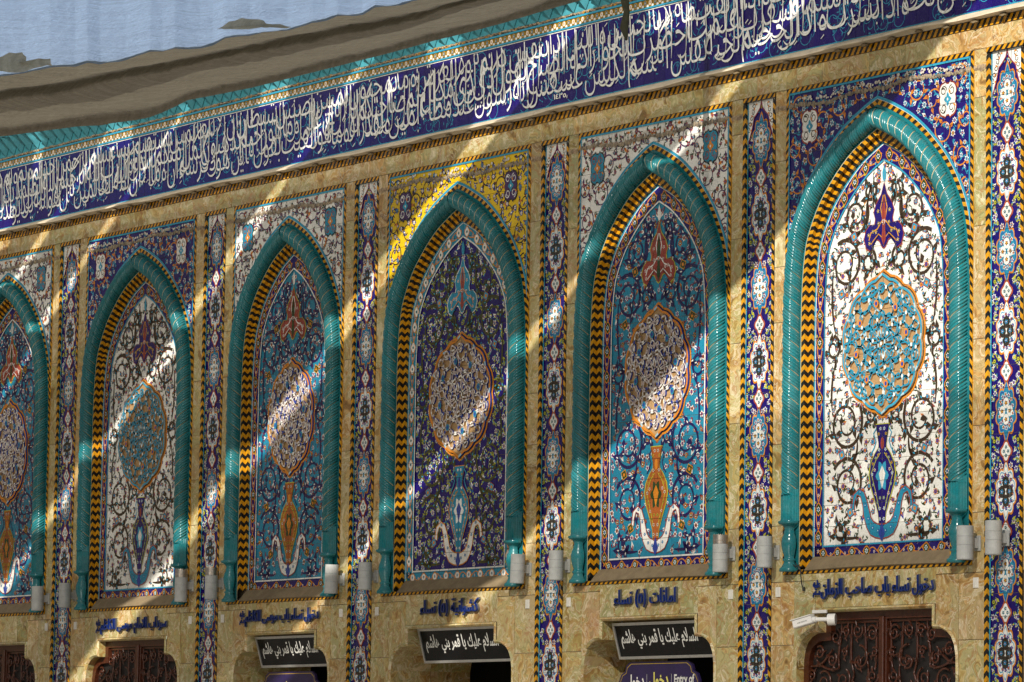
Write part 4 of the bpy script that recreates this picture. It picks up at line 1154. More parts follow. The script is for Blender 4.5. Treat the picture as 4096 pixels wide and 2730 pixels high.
# ------------------------------------------------------------------ the long calligraphy frieze
FZ0, FZ1 = 7.166, 7.964
fr = thing('calligraphy_frieze', (-41.5, 0, FZ0), 'long dark blue tile frieze with tall white Arabic calligraphy running above the niches', 'calligraphy frieze')
A = Art(); rnd = random.Random(5)
x = XL
while x < XR:       # thin cyan tendrils behind the writing
    z = rnd.uniform(FZ0 + .08, FZ1 - .08); r = rnd.uniform(.07, .14)
    A.ribbon(spiral(x, z, r, r * .4, rnd.uniform(0, 6), rnd.uniform(.6, 1.1), 16, rnd.choice((1, -1))), .0075, CYAN, 2)
    for k in range(4): A.leaf(x + rnd.uniform(-r, r), z + rnd.uniform(-r, r), .05, .016, rnd.uniform(0, 6.28), CYAN, 2)
    x += .055
for a, b, c, L in ((FZ0, FZ0 + .012, CYAN, 4), (FZ1 - .012, FZ1, WHT, 4)): 
    for k in range(40): A.poly([(XL + (XR - XL) * k / 40, a), (XL + (XR - XL) * (k + 1) / 40, a), (XL + (XR - XL) * (k + 1) / 40, b), (XL + (XR - XL) * k / 40, b)], c, L)
polys = A.cells(); cw = .19; nx = int((XR - XL) / cw); ch = (FZ1 - FZ0) / 4; x0 = XR - nx * cw
Bk = bucket(polys, x0, FZ0, cw, ch, nx, 4); rest = []
small = MB()
for a in range(nx):
    for b in range(4):
        cell = (x0 + a * cw, x0 + (a + 1) * cw, FZ0 + b * ch, FZ0 + (b + 1) * ch)
        if (nx - 1 - a) * 4 + b < 296: tile_object('frieze_tile', [[]], Bk.get((a, b), []), 0, fr, NAVY, cell, tilt=.006)
        else:
            g = .002; inner = [(1, 0, cell[1] - g), (-1, 0, -cell[0] - g), (0, 1, cell[3] - g), (0, -1, -cell[2] - g)]
            tx, tz = rnd.uniform(-.005, .005), rnd.uniform(-.005, .005)
            yy = lambda u, v, L: -.0006 * L + (u - cell[0]) * tx + (v - cell[2]) * tz
            for L, pts, col in [(0, [(cell[0], cell[2]), (cell[1], cell[2]), (cell[1], cell[3]), (cell[0], cell[3])], NAVY)] + [(p[0], p[1], p[2]) for p in Bk.get((a, b), [])]:
                q = clip_region(pts, inner)
                if q: small.face([(u, yy(u, v, L), v) for u, v in q], col)
small.build('far_frieze_tiles', GLZ, fr, kind='stuff')
m = MB(); m.box(XL, XR, .004, .13, FZ0 - .12, 8.2, GROUT); m.build('frieze_grout', MORTAR, fr)
cache = {}
def word_mesh(w, bold=-.012):
    if w not in cache: cache[w] = text_mesh(shape(w), bold, 0, 2)
    return cache[w]
def put_word(w, xr, zb, sx_, sz, y, lift):
    V, F = word_mesh(w); 
    a = min(v[0] for v in V); b = max(v[0] for v in V); out = []
    for v in V:
        yy = v[1]
        if yy > .30: yy = .30 + (yy - .30) * lift
        X = xr - (b - v[0]) * sx_; Z = zb + yy * sz
        X -= .06 * (Z - zb)
        out.append((X, y, min(max(Z, FZ0 + .018), FZ1 - .02)))
    m = mk('calligraphy_word', out, F, PAINT, fr, [(.82, .83, .82)] * len(F)); return (b - a) * sx_
xl = -52.1; rnd = random.Random(11); LV = (.135, .345, .56); cur = [XR - .25, XR - .4, XR - .3]; Ls = []
for w in TXT:
    V, F = word_mesh(w); Ls.append(max(v[0] for v in V) - min(v[0] for v in V))
kx_ = (XR - .3 - xl) * 3 / (sum(Ls) + .12 * len(Ls)) * 1.0
for k, w in enumerate(TXT):
    row = max(range(3), key=lambda q: cur[q]); sc = kx_ * rnd.uniform(.98, 1.12)
    put_word(w, cur[row], FZ0 + LV[row] + rnd.uniform(-.02, .02), sc, .46, -.006 - .0012 * (k % 4), (2.2, 1.6, 1.0)[row])
    cur[row] -= (Ls[k] + .12) * kx_
# tall uprights (alif and lam) that weave through all the lines, and vowel marks
m = MB(); x = XR - .1; k = 0
marks = MB()
def stroke(mb_, pts, ws, y):
    n = len(pts)
    for q in range(n - 1):
        a, b = pts[q], pts[q + 1]; dx, dz = b[0] - a[0], b[1] - a[1]; d = math.hypot(dx, dz); nx_, nz_ = -dz / d, dx / d
        mb_.face([(a[0] - nx_ * ws[q] / 2, y, a[1] - nz_ * ws[q] / 2), (b[0] - nx_ * ws[q + 1] / 2, y, b[1] - nz_ * ws[q + 1] / 2), (b[0] + nx_ * ws[q + 1] / 2, y, b[1] + nz_ * ws[q + 1] / 2), (a[0] + nx_ * ws[q] / 2, y, a[1] + nz_ * ws[q] / 2)], WHT)
while x > XL:
    z0 = FZ0 + rnd.uniform(.12, .34); z1 = FZ1 - rnd.uniform(.03, .14); lean = rnd.uniform(-.008, .012)
    mm = MB()
    pts = [(x, z0), (x + .006, z0 + .1), (x + lean, (z0 + z1) / 2), (x + lean * 2 - .004, z1 - .06), (x + lean * 2 - .014, z1)]
    stroke(mm, pts, [.004, .012, .015, .019, .006], -.0125)
    if rnd.random() < .45:       # sweeping bowl
        c = rnd.uniform(.07, .13)
        bp = [(x - c + c * math.cos(t), z0 + .03 + c * .9 * math.sin(t)) for t in [-.1 - .32 * j for j in range(9)]]
        stroke(mm, bp, [.012, .016, .020, .024, .026, .022, .018, .012, .006], -.0118)
    elif rnd.random() < .2:     # long slanting kaf stroke
        stroke(mm, [(x, z1 - .02), (x - .12, z1 - .10), (x - .24, z1 - .22)], [.010, .028, .022], -.0118)
    mm.build('calligraphy_upright', PAINT, fr)
    x -= rnd.choice((.10, .14, .2, .26))
x = XR - .05
while x > XL:
    z = rnd.uniform(FZ0 + .04, FZ1 - .05); t = rnd.random()
    if t < .5: stroke(marks, [(x, z), (x + .05, z + .035)], [.008, .012], -.0136)
    elif t < .75: marks.face([(x, -.0136, z), (x + .014, -.0136, z - .016), (x + .028, -.0136, z), (x + .014, -.0136, z + .016)], WHT)
    else: stroke(marks, [(x, z + .03), (x + .012, z), (x + .024, z + .032)], [.006, .010, .006], -.0136)
    x -= .055
marks.build('vowel_marks', PAINT, fr, kind='stuff')
V, F = text_mesh('\u0661\u0664\u0663\u0665', .02, 0, 2)
mk('painted_date', fit_text(V, -38.30, -38.06, 7.235, 7.30, -.009), F, PAINT, fr, [WHT] * len(F))

# floral trim above the writing
A = Art(); zc = 8.025; ZT0, ZT1 = 7.985, 8.062
bt = MB(); bt.box(XL, XR, -.012, .02, 7.966, 7.984, CYAN, .001); bt.box(XL, XR, -.013, .02, 8.064, 8.086, CYAN, .001); bt.build('cyan_trim_line', GLZ, fr)
x = XL; k = 0
while x < XR:
    A.disc(x, zc + .004, .036, .034, GOLD, 3, 8); A.disc(x, zc + .004, .026, .026, (.04, .16, .20) if k % 2 else WHT, 4, 8); A.flower(x, zc + .004, .014, WHT if k % 2 else GOLD, GOLD, WHT, 5, 5)
    A.disc(x + .045, ZT0 + .01, .022, .02, WHT, 3, 6); A.leaf(x + .045, zc, .03, .02, math.pi / 2, (.25, .14, .01), 3)
    x += .09; k += 1
P = A.cells(); n = int((XR - XL) / .19); bx0 = XR - n * .19; Bk = bucket(P, bx0, ZT0, .19, .1, n, 1)
for a in range(n): tile_object('floral_trim_tile', [[]], Bk.get((a, 0), []), -.006, fr, (.16, .13, .01), (bx0 + a * .19, bx0 + (a + 1) * .19, ZT0, ZT1), tilt=.004)
# broken mortar band with remains of stripes
m = MB(); x = XL; k = 0
while x < XR:
    w = rnd.uniform(.03, .07); c = GOLD if k % 2 else BLK; j = lambda: rnd.uniform(-.006, .006)
    if rnd.random() < .30: m.face([(x + .006, -.010 + j() * .3, 8.09), (x + w, -.010, 8.09), (x + w + .03, -.010, 8.118 + j()), (x + .03, -.010, 8.118 + j())], c)
    r_ = [rnd.uniform(.6, 1.3) for _ in range(6)]; cz = 8.105 + j(); d = -.015 - rnd.uniform(0, .02)
    Q = [(x + w * .6 * r_[q] * math.cos(q * 1.047), cz + .016 * r_[q] * math.sin(q * 1.047)) for q in range(6)]
    for q in range(6):
        a, b = Q[q], Q[(q + 1) % 6]; m.face([(a[0], -.004, a[1]), (b[0], -.004, b[1]), (x, d, cz)], rnd.choice([(.30, .22, .13), (.42, .32, .20), (.20, .14, .09), (.5, .40, .28)]))
    x += w * .7; k += 1
m.build('broken_mortar_band', PLAIN, fr, kind='stuff')

# ------------------------------------------------------------------ ledge and striped strip under the writing
lg = thing('plaster_ledge', (-41.5, 0, 7.05), 'long beige sloping ledge with small clips directly under the blue calligraphy', 'ledge')
x = XL
prof = lambda s_: [(-.016 , 7.163), (-.105, 7.118 + s_), (-.108, 7.100 + s_), (-.055, 7.092 + s_), (-.02, 7.088)]
n = 0; px = None; pw = 0
def wv(x): return .009 * math.sin(x * 2.3) + .007 * math.sin(x * 5.1 + 1) 
while x < XR - .01:
    w = min(1.45, XR - x); m = MB(); q = 6
    for k in range(q):
        a, b = x + w * k / q + (.003 if k == 0 else 0), x + w * (k + 1) / q; Pa, Pb = prof(wv(a)), prof(wv(b))
        for c in range(4): m.face([(a, Pa[c + 1][0], Pa[c + 1][1]), (b, Pb[c + 1][0], Pb[c + 1][1]), (b, Pb[c][0], Pb[c][1]), (a, Pa[c][0], Pa[c][1])])
    m.build('ledge_length', LEDGE, lg); x += w
x = XL + .3
while x < XR:
    z = 7.086 + wv(x); m = MB(); m.box(x - .035, x + .035, -.075, -.035, z - .022, z - .002); m.tube([(x - .05, -.065, z - .012), (x, -.08, z - .026), (x + .05, -.06, z - .014)], .006, n=5)
    m.build('ledge_clip', SILL, lg); x += .42
sb = thing('striped_band', (-41.5, 0, 7.01), 'thin black and gold striped tile strip in the shade under the plaster ledge', 'striped strip')
x = XL
while x < XR - .01:
    w = min(.36, XR - x); m = MB(); per = .085; kk = int(x / (per / 2)) - 3
    while kk * per / 2 < x + w + .06:
        c = clip_region([(kk * per / 2, 7.012), ((kk + 1) * per / 2, 7.012), ((kk + 1) * per / 2 + .05, 7.085), (kk * per / 2 + .05, 7.085)], [(1, 0, x + w - .002), (-1, 0, -x)])
        if c: m.face([(u, -.008, v) for u, v in c], BLK if kk % 2 else GOLD)
        kk += 1
    m.face([(x, -.008, 7.012), (x, .01, 7.012), (x + w, .01, 7.012), (x + w, -.008, 7.012)], GOLD)
    m.build('striped_tile', GLZ, sb); x += w

# ------------------------------------------------------------------ turquoise cornice of folded cells
cn = thing('folded_cornice', (-41.5, 0, 8.12), 'turquoise cornice of downward pointing folded cells along the top of the wall', 'cornice')
m = MB(); m.box(XL, XR, .0, .13, 8.12, 8.9); m.build('cornice_back', CORN, cn)
x = XL; w = .235; n = 0
while x < XR - w:
    zt_, zb_, d = 8.335, 8.124, -.22; xm = x + w / 2; m = MB()
    m.face([(x, -.002, zt_ - .005), (xm, -.012, zb_), (xm, d, zt_)]); m.face([(xm, -.012, zb_), (x + w, -.002, zt_ - .005), (xm, d, zt_)])
    m.face([(x, -.002, zt_ - .005), (xm, d, zt_), (x + w, -.002, zt_ - .005)])
    m.build('cornice_cell', CORN, cn)
    m = MB(); m.box(x + .02, x + w - .06, -.20, -.002, 8.345, 8.43, ch=.004); m.build('cornice_block', CORN, cn)
    x += w; n += 1
m = MB()
x = XL
while x < XR:
    m.face([(x, -.16, 8.338), (x + w / 2, -.05, 8.30), (x + w, -.16, 8.338)]); x += w
m.box(XL, XR, -.17, 0, 8.336, 8.346); m.box(XL, XR, -.26, 0, 8.43, 8.56, ch=.01); m.box(XL, XR, -.34, 0, 8.56, 8.72, ch=.01); m.build('cornice_slab', CORN, cn)

# ------------------------------------------------------------------ lamps
def lamp(x, z0, h, tilt, metal, label):
    t = thing('wall_lamp', (x, 0, z0 + h / 2), label, 'wall lamp', 'grey cylindrical wall lamps')
    yc, r = -.155, .077; cz = z0 + h / 2
    m = MB(); hh = h if not metal else h * .74; zt_ = z0 + hh
    m.lathe(x, yc, [(r * .93, z0 + .012), (r * .98, z0), (r, z0 + .006)], (1, 1, 1), 28)
    for (a, b) in ((z0 + .006, z0 + hh * .42), (z0 + hh * .425, z0 + hh * .68), (z0 + hh * .685, zt_ - .002)): m.lathe(x, yc, [(r * .985, a), (r, a + .003), (r, b - .003), (r * .985, b)], (1, 1, 1), 28)
    m.lathe(x, yc, [(r, zt_ - .002), (r * .95, zt_), (r * .92, zt_ - .04)], (1, 1, 1), 28)
    m.lathe(x, yc, [(0.001, z0 + .014), (r * .93, z0 + .012)], (1, 1, 1), 28)
    m.build('lamp_body', LAMPG, t, smooth=False)
    if metal:
        m = MB(); n = 48; zm = z0 + h
        m.lathe(x, yc, [(r * .98, zt_ + .001), (r * .985, zt_ + .03), (r * 1.005, zt_ + .033), (r * 1.005, zt_ + .040), (r * .98, zt_ + .043), (r * .98, zm - .014)], (1, 1, 1), 28)
        for k in range(n // 2):
            a, b = 6.2832 * k / (n // 2), 6.2832 * (k + 1) / (n // 2); c = (a + b) / 2
            m.face([(x + r * .98 * math.cos(a), yc + r * .98 * math.sin(a), zm - .014), (x + r * .98 * math.cos(b), yc + r * .98 * math.sin(b), zm - .014), (x + r * .99 * math.cos(c), yc + r * .99 * math.sin(c), zm)])
        m.build('serrated_steel_collar', STEEL, t)
    m = MB(); m.box(x - .028, x + .028, -.09, -.014, cz - .045, cz + .045, ch=.003); m.build('lamp_arm', LAMPG, t)
    m = MB(); m.box(x - .042, x + .042, -.018, -.003, cz - .07, cz + .07, ch=.003); m.build('wall_plate', LAMPG, t)
    if tilt:
        t.rotation_euler = (0, tilt, 0)
    return t
LN = ['small white niche', 'turquoise niche left of centre', 'yellow-cornered niche', 'turquoise niche right of centre', 'largest niche']
LD = [  # bay, side, z0, height, tilt, metal collar, label
    (0, 1, 2.07, .31, 0, False, 'plain grey lamp nearest the left edge, right of the half-seen niche'),
    (1, -1, 2.09, .31, 0, False, 'plain grey lamp on the pilaster left of the small white niche'),
    (1, 1, 2.08, .40, 0, True, 'lamp with serrated steel collar at the right foot of the small white niche'),
    (2, -1, 2.09, .385, 0, True, 'lamp with serrated steel collar on the pilaster left of the turquoise niche'),
    (2, 1, 2.08, .33, .05, False, 'tilted plain grey lamp right of the turquoise niche beside the yellow one'),
    (3, -1, 2.10, .31, 0, False, 'upright plain grey lamp on the pilaster left of the yellow-cornered niche'),
    (3, 1, 2.08, .31, .06, False, 'tilted plain grey lamp at the right foot of the yellow-cornered niche'),
    (4, -1, 2.09, .31, 0, False, 'plain grey lamp on the pilaster right of the yellow-cornered niche'),
    (4, 1, 2.08, .375, 0, True, 'lamp with serrated steel collar left of the largest niche and its pilaster'),
    (5, -1, 2.10, .305, 0, False, 'plain grey lamp on the pilaster left of the largest niche'),
    (5, 1, 2.07, .31, 0, False, 'plain grey lamp at the right foot of the largest niche'),
]
for b, s, z0, h, tl, me_, lab in LD: lamp(BC[b][0] + s * (BC[b][1] + .09), z0, h, tl, me_, lab)
lamp(-31.175 + .174 + .545 - .22, 2.10, .31, 0, False, 'plain grey lamp cut by the right edge of the photo')
# small white plates
PN_ = ['under the half-seen niche', 'under the small white niche', 'under the turquoise niche left of centre', 'under the yellow-cornered niche', 'under the turquoise niche right of centre', 'under the largest niche']
for b in range(6):
    for s in (-1, 1):
        if b == 0 and s < 0: continue
        X = BC[b][0] + s * (BC[b][1] + .065); z = 1.865
        m = MB(); m.box(X - .037, X + .037, -.014, -.002, z - .048, z + .048, ch=.003); m.box(X - .004, X + .004, -.016, -.013, z - .03, z - .022)
        o = m.build('switch_plate', WPL); tag(o, 'small white plate at the %s %s' % ('left' if s < 0 else 'right', PN_[b]), 'white plate', 'small white plates under the lamps')

# ------------------------------------------------------------------ raised name letters over the doors
def lettering(b, text, x0, x1, z0, z1, label, emblem=None):
    cx = BC[b][0]; t = thing('raised_lettering', (cx, 0, z0), label, 'raised letters', 'raised blue Arabic letters over the doors')
    V, F = text_mesh(shape(text), .0, .5, 2); mk('letter_faces', fit_text(V, cx + x0, cx + x1, z0, z1, -.030, .022, (.25, 1.35)), F, BLUEL, t)
    V, F = text_mesh(shape(text), .02, .5, 2); mk('letter_rim', fit_text(V, cx + x0 - .007, cx + x1 + .007, z0 - .006, z1 + .006, -.014, .020, (.25, 1.35)), F, OUTL, t)
    if emblem:
        V, F = text_mesh(shape('عليه'), .02, .5, 2); mk('small_emblem', fit_text(V, cx + x0 - .14, cx + x0 - .03, z0 + .09, z1, -.022, .014), F, BLUEL, t)
        V, F = text_mesh(shape('السلام'), .02, .5, 2); mk('small_emblem', fit_text(V, cx + x0 - .14, cx + x0 - .03, z0 + .02, z0 + .085, -.022, .014), F, BLUEL, t)
    return t
lettering(1, 'سرداب الامام موسى الكاظم', -.78, .95, 1.735, 1.93, 'raised blue Arabic name over the left carved door, partly crossed by a sunbeam', True)
lettering(2, 'دخول نساء باب موسى الكاظم', -.80, .92, 1.755, 1.945, 'long raised blue Arabic name under the turquoise niche left of centre', True)
lettering(3, 'كشوانية (٥) نساء', -.585, .61, 1.775, 1.965, 'short raised blue Arabic name under the yellow-cornered niche, half in sun')
lettering(4, 'امانات (٥) نساء', -.57, .53, 1.775, 1.965, 'short raised blue Arabic name under the turquoise niche right of centre')
lettering(5, 'دخول نساء باب صاحب الزمان', -.80, .935, 1.775, 1.965, 'long raised blue Arabic name over the large carved door at right', True)

# ------------------------------------------------------------------ black boards in the open doorways
def board(b, xl, xr, zt_, zb_, y, label, ratio=1):
    cx = BC[b][0]; t = thing('hanging_signboard', (cx, y, zb_), label, 'signboard', 'black greeting boards hung in the doorways')
    k = .105   # the foot leans back
    def q(u, v, d=0): return (cx + u, y + d + k * (1 - v), zb_ + (zt_ - zb_) * v)
    def slabq(u0, u1, v0, v1, d0, d1, name, mat):
        m = MB(); P = [q(u0, v0, d0), q(u1, v0, d0), q(u1, v1, d0), q(u0, v1, d0), q(u0, v0, d1), q(u1, v0, d1), q(u1, v1, d1), q(u0, v1, d1)]
        for f in ((0, 1, 2, 3), (4, 7, 6, 5), (0, 3, 7, 4), (1, 5, 6, 2), (3, 2, 6, 7), (0, 4, 5, 1)): m.face([P[j] for j in f])
        m.build(name, mat, t)
    w = .028; hv = .028 / (zt_ - zb_)
    slabq(xl + w, xr - w, hv, 1 - hv, .012, .04, 'board_face', BLKP)
    slabq(xl, xr, 1 - hv, 1, 0, .06, 'aluminium_frame', ALU); slabq(xl, xr, 0, hv, 0, .06, 'aluminium_frame', ALU)
    slabq(xl, xl + w, hv, 1 - hv, 0, .06, 'aluminium_frame', ALU); slabq(xr - w, xr, hv, 1 - hv, 0, .06, 'aluminium_frame', ALU)
    V, F = text_mesh(shape('السلام عليك يا قمر بني هاشم'), .02, 0, 2)
    V = fit_text(V, xl + .10, xr - .27, .28, .82, 0, 0, (.25, 1.4))
    mk('painted_greeting', [(cx + v[0], y + .009 + k * (1 - v[2]), zb_ + (zt_ - zb_) * v[2]) for v in V], F, PAINT, t, [WHT] * len(F))
    m = MB()
    for u in (xl + .15, xr - .15): m.tube([q(u, 1, .03), (cx + u, y + .03, 1.68)], .006, n=5)
    m.build('hanger', ALU, t)
board(2, -.76, .90, 1.635, 1.275, .08, 'black board with white Arabic greeting hanging left of centre, above a purple sign')
board(3, -.83, 1.03, 1.655, 1.275, .08, 'black board with white Arabic greeting in the empty doorway under the yellow niche')
board(4, -.78, .96, 1.630, 1.26, .08, 'black board with white Arabic greeting hanging right of centre, just above the wording Entry of')
def purple(b, xl, xr, zt_, label):
    cx = BC[b][0]; y = .24; t = thing('purple_entry_sign', (cx, y, 0), label, 'entry sign', 'purple entry signs below the black boards')
    def outl(d, yy):
        P = [(xl + .12, zt_), (xr - .12, zt_), (xr - .05, zt_ - .04), (xr - .03, zt_ - .10), (xr + .04, zt_ - .13), (xr + .08, zt_ - .20), (xr + .08, zt_ - .62), (xl - .08, zt_ - .62), (xl - .08, zt_ - .20), (xl - .04, zt_ - .13), (xl + .03, zt_ - .10), (xl + .05, zt_ - .04)]
        c = ((xl + xr) / 2, zt_ - .3); return [(cx + c[0] + (p[0] - c[0]) * (1 - d / 1), yy, c[1] + (p[1] - c[1]) * (1 - d * 2)) for p in P]
    m = MB(); o = outl(0, y); m.face(o)
    for j in range(len(o)):
        a, b2 = o[j], o[(j + 1) % len(o)]; m.face([a, (a[0], y + .03, a[2]), (b2[0], y + .03, b2[2]), b2])
    m.build('sign_panel', PURPB, t)
    m = MB(); i1, i2 = outl(.035, y - .002), outl(.042, y - .002)
    for j in range(len(i1)): m.face([i1[j], i1[(j + 1) % len(i1)], i2[(j + 1) % len(i1)], i2[j]], YEL)
    m.build('gold_line', PLAIN, t)
    W_ = xr - xl; z1 = zt_ - .13; z0 = z1 - .13
    for s_, a, b2, c, hgt in ((shape('دخول'), .05, .30, WHT, 0), (shape('دخول'), .37, .64, (.72, .66, .14), .02), ('Entry of', .72, 1.0, WHT, -.005)):
        V, F = text_mesh(s_, .03, 0, 3); mk('painted_word', fit_text(V, cx + xl + a * W_, cx + xl + b2 * W_, z0 - (.0 if c is not WHT else 0) - (.03 if s_ != 'Entry of' else .0), z1 + hgt, y - .004), F, PLAIN, t, [c] * len(F))
    m = MB()
    for u in (.335, .68): m.face([(cx + xl + u * W_, y - .003, z0 - .2), (cx + xl + u * W_ + .004, y - .003, z0 - .2), (cx + xl + u * W_ + .004, y - .003, z1), (cx + xl + u * W_, y - .003, z1)], WHT)
    m.build('divider_line', PLAIN, t)
purple(4, -.78, .50, 1.235, 'purple sign reading Entry of under the black board right of centre')
purple(2, -.80, .45, 1.225, 'purple sign with yellow word under the black board left of centre')

# ------------------------------------------------------------------ carved doors
def door(b, label):
    cx, sx = BC[b][0], SX[b]; t = thing('carved_door', (cx, .1, -GZ), label, 'carved door', 'brown carved double doors')
    yb = .15
    P = door_prof(sx, .038); m = MB()
    pts = [(cx + x, z) for x, z in P] + [(cx - x, z) for x, z in P[::-1]]
    m.face([(x, yb, z) for x, z in pts]); m.build('door_backing', DARKW, t)
    m = MB(); Pi = door_prof(sx, .115)
    for s in (1, -1):
        for a, b2, c, d in zip(P, P[1:], Pi[1:], Pi):
            q = [(cx + s * a[0], a[1]), (cx + s * b2[0], b2[1]), (cx + s * c[0], c[1]), (cx + s * d[0], d[1])]
            m.face([(u, .095, v) for u, v in q]); m.face([(q[2][0], .095, q[2][1]), (q[3][0], .095, q[3][1]), (q[3][0], yb, q[3][1]), (q[2][0], yb, q[2][1])])
    m.build('door_frame', WOOD, t)
    m = MB(); m.box(cx - .035, cx + .035, .075, yb, -GZ, 1.60, ch=.008); m.box(cx - .055, cx - .037, .10, yb, -GZ, 1.58, ch=.004); m.box(cx + .037, cx + .055, .10, yb, -GZ, 1.58, ch=.004)
    m.build('centre_post', WOOD, t)
    for s in (-1, 1):
        leaf = MB(); 
        leaf.box(cx + s * .06 - .004, cx + s * .06 + .004, .12, yb - .002, -GZ, 1.55)
        leaf.box(cx + min(s * .06, s * .85 * sx), cx + max(s * .06, s * .85 * sx), .125, yb - .003, 1.545, 1.57)
        lf = leaf.build('door_leaf', WOOD, t)
        S = []     # scrolls: centre, radius, start, turns
        base = [(.17, 1.44, .085, .4, 1.5), (.40, 1.47, .075, 2.6, 1.4), (.58, 1.46, .06, 0, 1.3), (.74, 1.42, .075, 1.9, 1.4), (.14, 1.26, .05, 1, 1.2),
                (.35, 1.20, .13, 1.4, .9), (.38, 1.17, .07, 4.2, 1.3), (.60, 1.26, .05, .3, 1.2), (.80, 1.20, .07, 2.2, 1.3), (1.00, 1.27, .07, 1, 1.3), (1.12, 1.05, .06, .5, 1.2),
                (.16, 1.03, .08, 2.8, 1.4), (.24, .90, .07, 0, 1.2), (.62, 1.00, .11, 1.9, 1.4), (.92, .98, .12, .9, 1.5), (.42, .92, .06, 3, 1.2), (.76, .84, .07, 1, 1.3),
                (.18, .70, .10, .4, 1.4), (.50, .66, .12, 2, 1.4), (.85, .60, .13, 1, 1.4), (1.1, .78, .08, 2, 1.2), (.3, .42, .12, 1, 1.4), (.7, .34, .14, 2.4, 1.4), (1.05, .36, .1, .8, 1.3),
                (.25, .05, .14, 0, 1.4), (.65, .0, .14, 2, 1.4), (1.0, .05, .12, 1, 1.4), (.3, -.4, .15, .5, 1.4), (.8, -.42, .16, 2, 1.4)]
        for (x, z, r, a0, tn) in base:
            p = spiral(cx + s * x * sx, z, r, r * .22, a0, tn, 22, s)
            m = MB(); m.tube([(u, .118 - .012 * math.sin(math.pi * k / 22), v) for k, (u, v) in enumerate(p)], [.0125 * (1 - .35 * k / 22) for k in range(23)], n=6)
            u, v = p[-1]; m.tube([(u - .006, .112, v), (u, .100, v), (u + .006, .112, v)], [.008, .016, .008], n=6)
            # leaves along the scroll
            for k in (5, 12):
                u, v = p[k]; an = math.atan2(v - z, u - cx - s * x * sx) + s * .7
                m.tube([(u, .115, v), (u + .03 * math.cos(an), .100, v + .03 * math.sin(an)), (u + .055 * math.cos(an + .5), .112, v + .055 * math.sin(an + .5))], [.008, .015, .003], n=5)
            m.build('carved_scroll', WOOD, lf, smooth=True)
        links = [((.10, 1.55), (.13, 1.4), (.09, 1.2), (.14, 1.1)), ((.30, 1.54), (.27, 1.38), (.30, 1.30), (.24, 1.12)), ((.50, 1.54), (.50, 1.38), (.55, 1.22), (.46, 1.06)), ((.66, 1.54), (.67, 1.36), (.73, 1.28), (.70, 1.12)),
                 ((.24, 1.12), (.22, .98), (.32, .84), (.30, .6)), ((.46, 1.06), (.52, .92), (.58, .84), (.52, .78)), ((.70, 1.12), (.80, 1.08), (.98, 1.12), (1.06, 1.2)), ((.80, 1.30), (.92, 1.2), (.96, 1.14), (1.14, 1.14)),
                 ((.30, .6), (.4, .5), (.5, .45), (.6, .5)), ((.52, .78), (.66, .74), (.7, .6), (.66, .48)), ((.1, .6), (.12, .3), (.1, .1), (.12, -.3)), ((.95, .82), (1.1, .6), (1.14, .5), (1.12, .2))]
        for L_ in links:
            pts = []
            for k in range(13):
                u = k / 12; a, b2, c, d = L_
                pts.append((cx + s * sx * ((1 - u) ** 3 * a[0] + 3 * u * (1 - u) ** 2 * b2[0] + 3 * u * u * (1 - u) * c[0] + u ** 3 * d[0]), .120, (1 - u) ** 3 * a[1] + 3 * u * (1 - u) ** 2 * b2[1] + 3 * u * u * (1 - u) * c[1] + u ** 3 * d[1]))
            m = MB(); m.tube(pts, [.010 + .004 * math.sin(math.pi * k / 12) for k in range(13)], n=6)
            for k in (3, 9):
                u, y_, v = pts[k]
                for dz in (-.012, 0, .012): m.tube([(u - .020, .113, v + dz), (u + .020, .113, v + dz)], .006, n=5)
            m.build('carved_stem', WOOD, lf, smooth=True)
door(0, 'carved brown door cut by the left edge of the photo')
door(1, 'carved brown double door under the small white niche')
door(5, 'large carved brown double door under the biggest niche, with a camera at its corner')

# ------------------------------------------------------------------ security camera, cable, strap
X6 = BC[5][0]
t = thing('security_camera', (X6 - .62, -.02, 1.58), 'white security camera on a round base beside the large carved door at right', 'security camera')
def cyl(m, p, q, r, n=24, r2=None): 
    m.tube([p, tuple(Vector(p) + (Vector(q) - Vector(p)) * .04), tuple(Vector(p) + (Vector(q) - Vector(p)) * .96), q], [r * .94, r, r2 or r, (r2 or r) * .94], n=n)
m = MB(); cyl(m, (X6 - .575, -.02, 1.578), (X6 - .635, -.07, 1.575), .056); m.build('round_base', CAMW, t, smooth=False)
m = MB(); cyl(m, (X6 - .64, -.07, 1.578), (X6 - .76, -.12, 1.578), .020, 14); cyl(m, (X6 - .75, -.12, 1.576), (X6 - .79, -.13, 1.576), .028, 16); m.build('mounting_arm', CAMW, t)
m = MB()
a = Vector((X6 - .79, -.13, 1.582)); b = Vector((X6 - .985, -.205, 1.530)); d = (b - a).normalized(); u = Vector((0, 0, 1)); sd = d.cross(u).normalized(); u = sd.cross(d)
def bx(p, q, hw_, hh, off=0, nm='', lengthen=0):
    m = MB(); prof = [(-hw_, -hh * .8), (-hw_ * .7, -hh), (hw_ * .7, -hh), (hw_, -hh * .8), (hw_, hh * .7), (hw_ * .6, hh), (-hw_ * .6, hh), (-hw_, hh * .7)]
    A_ = [tuple(p + sd * c[0] + u * (c[1] + off)) for c in prof]; B_ = [tuple(q + sd * c[0] + u * (c[1] + off)) for c in prof]
    for k in range(8): m.face([A_[k], A_[(k + 1) % 8], B_[(k + 1) % 8], B_[k]])
    m.face(A_[::-1]); m.face(B_); return m
bx(a, b, .036, .040).build('camera_housing', CAMW, t)
m = bx(a + u * .0, b + d * .025, .040, .005, .044); m.build('sun_shield', CAMW, t)
m = bx(b + d * .001, b + d * .003, .028, .030); m.build('lens_glass', BLKP, t)
V, F = text_mesh('HIKVISION', .02, 0, 1)
side = -sd if (-sd).y < 0 else sd
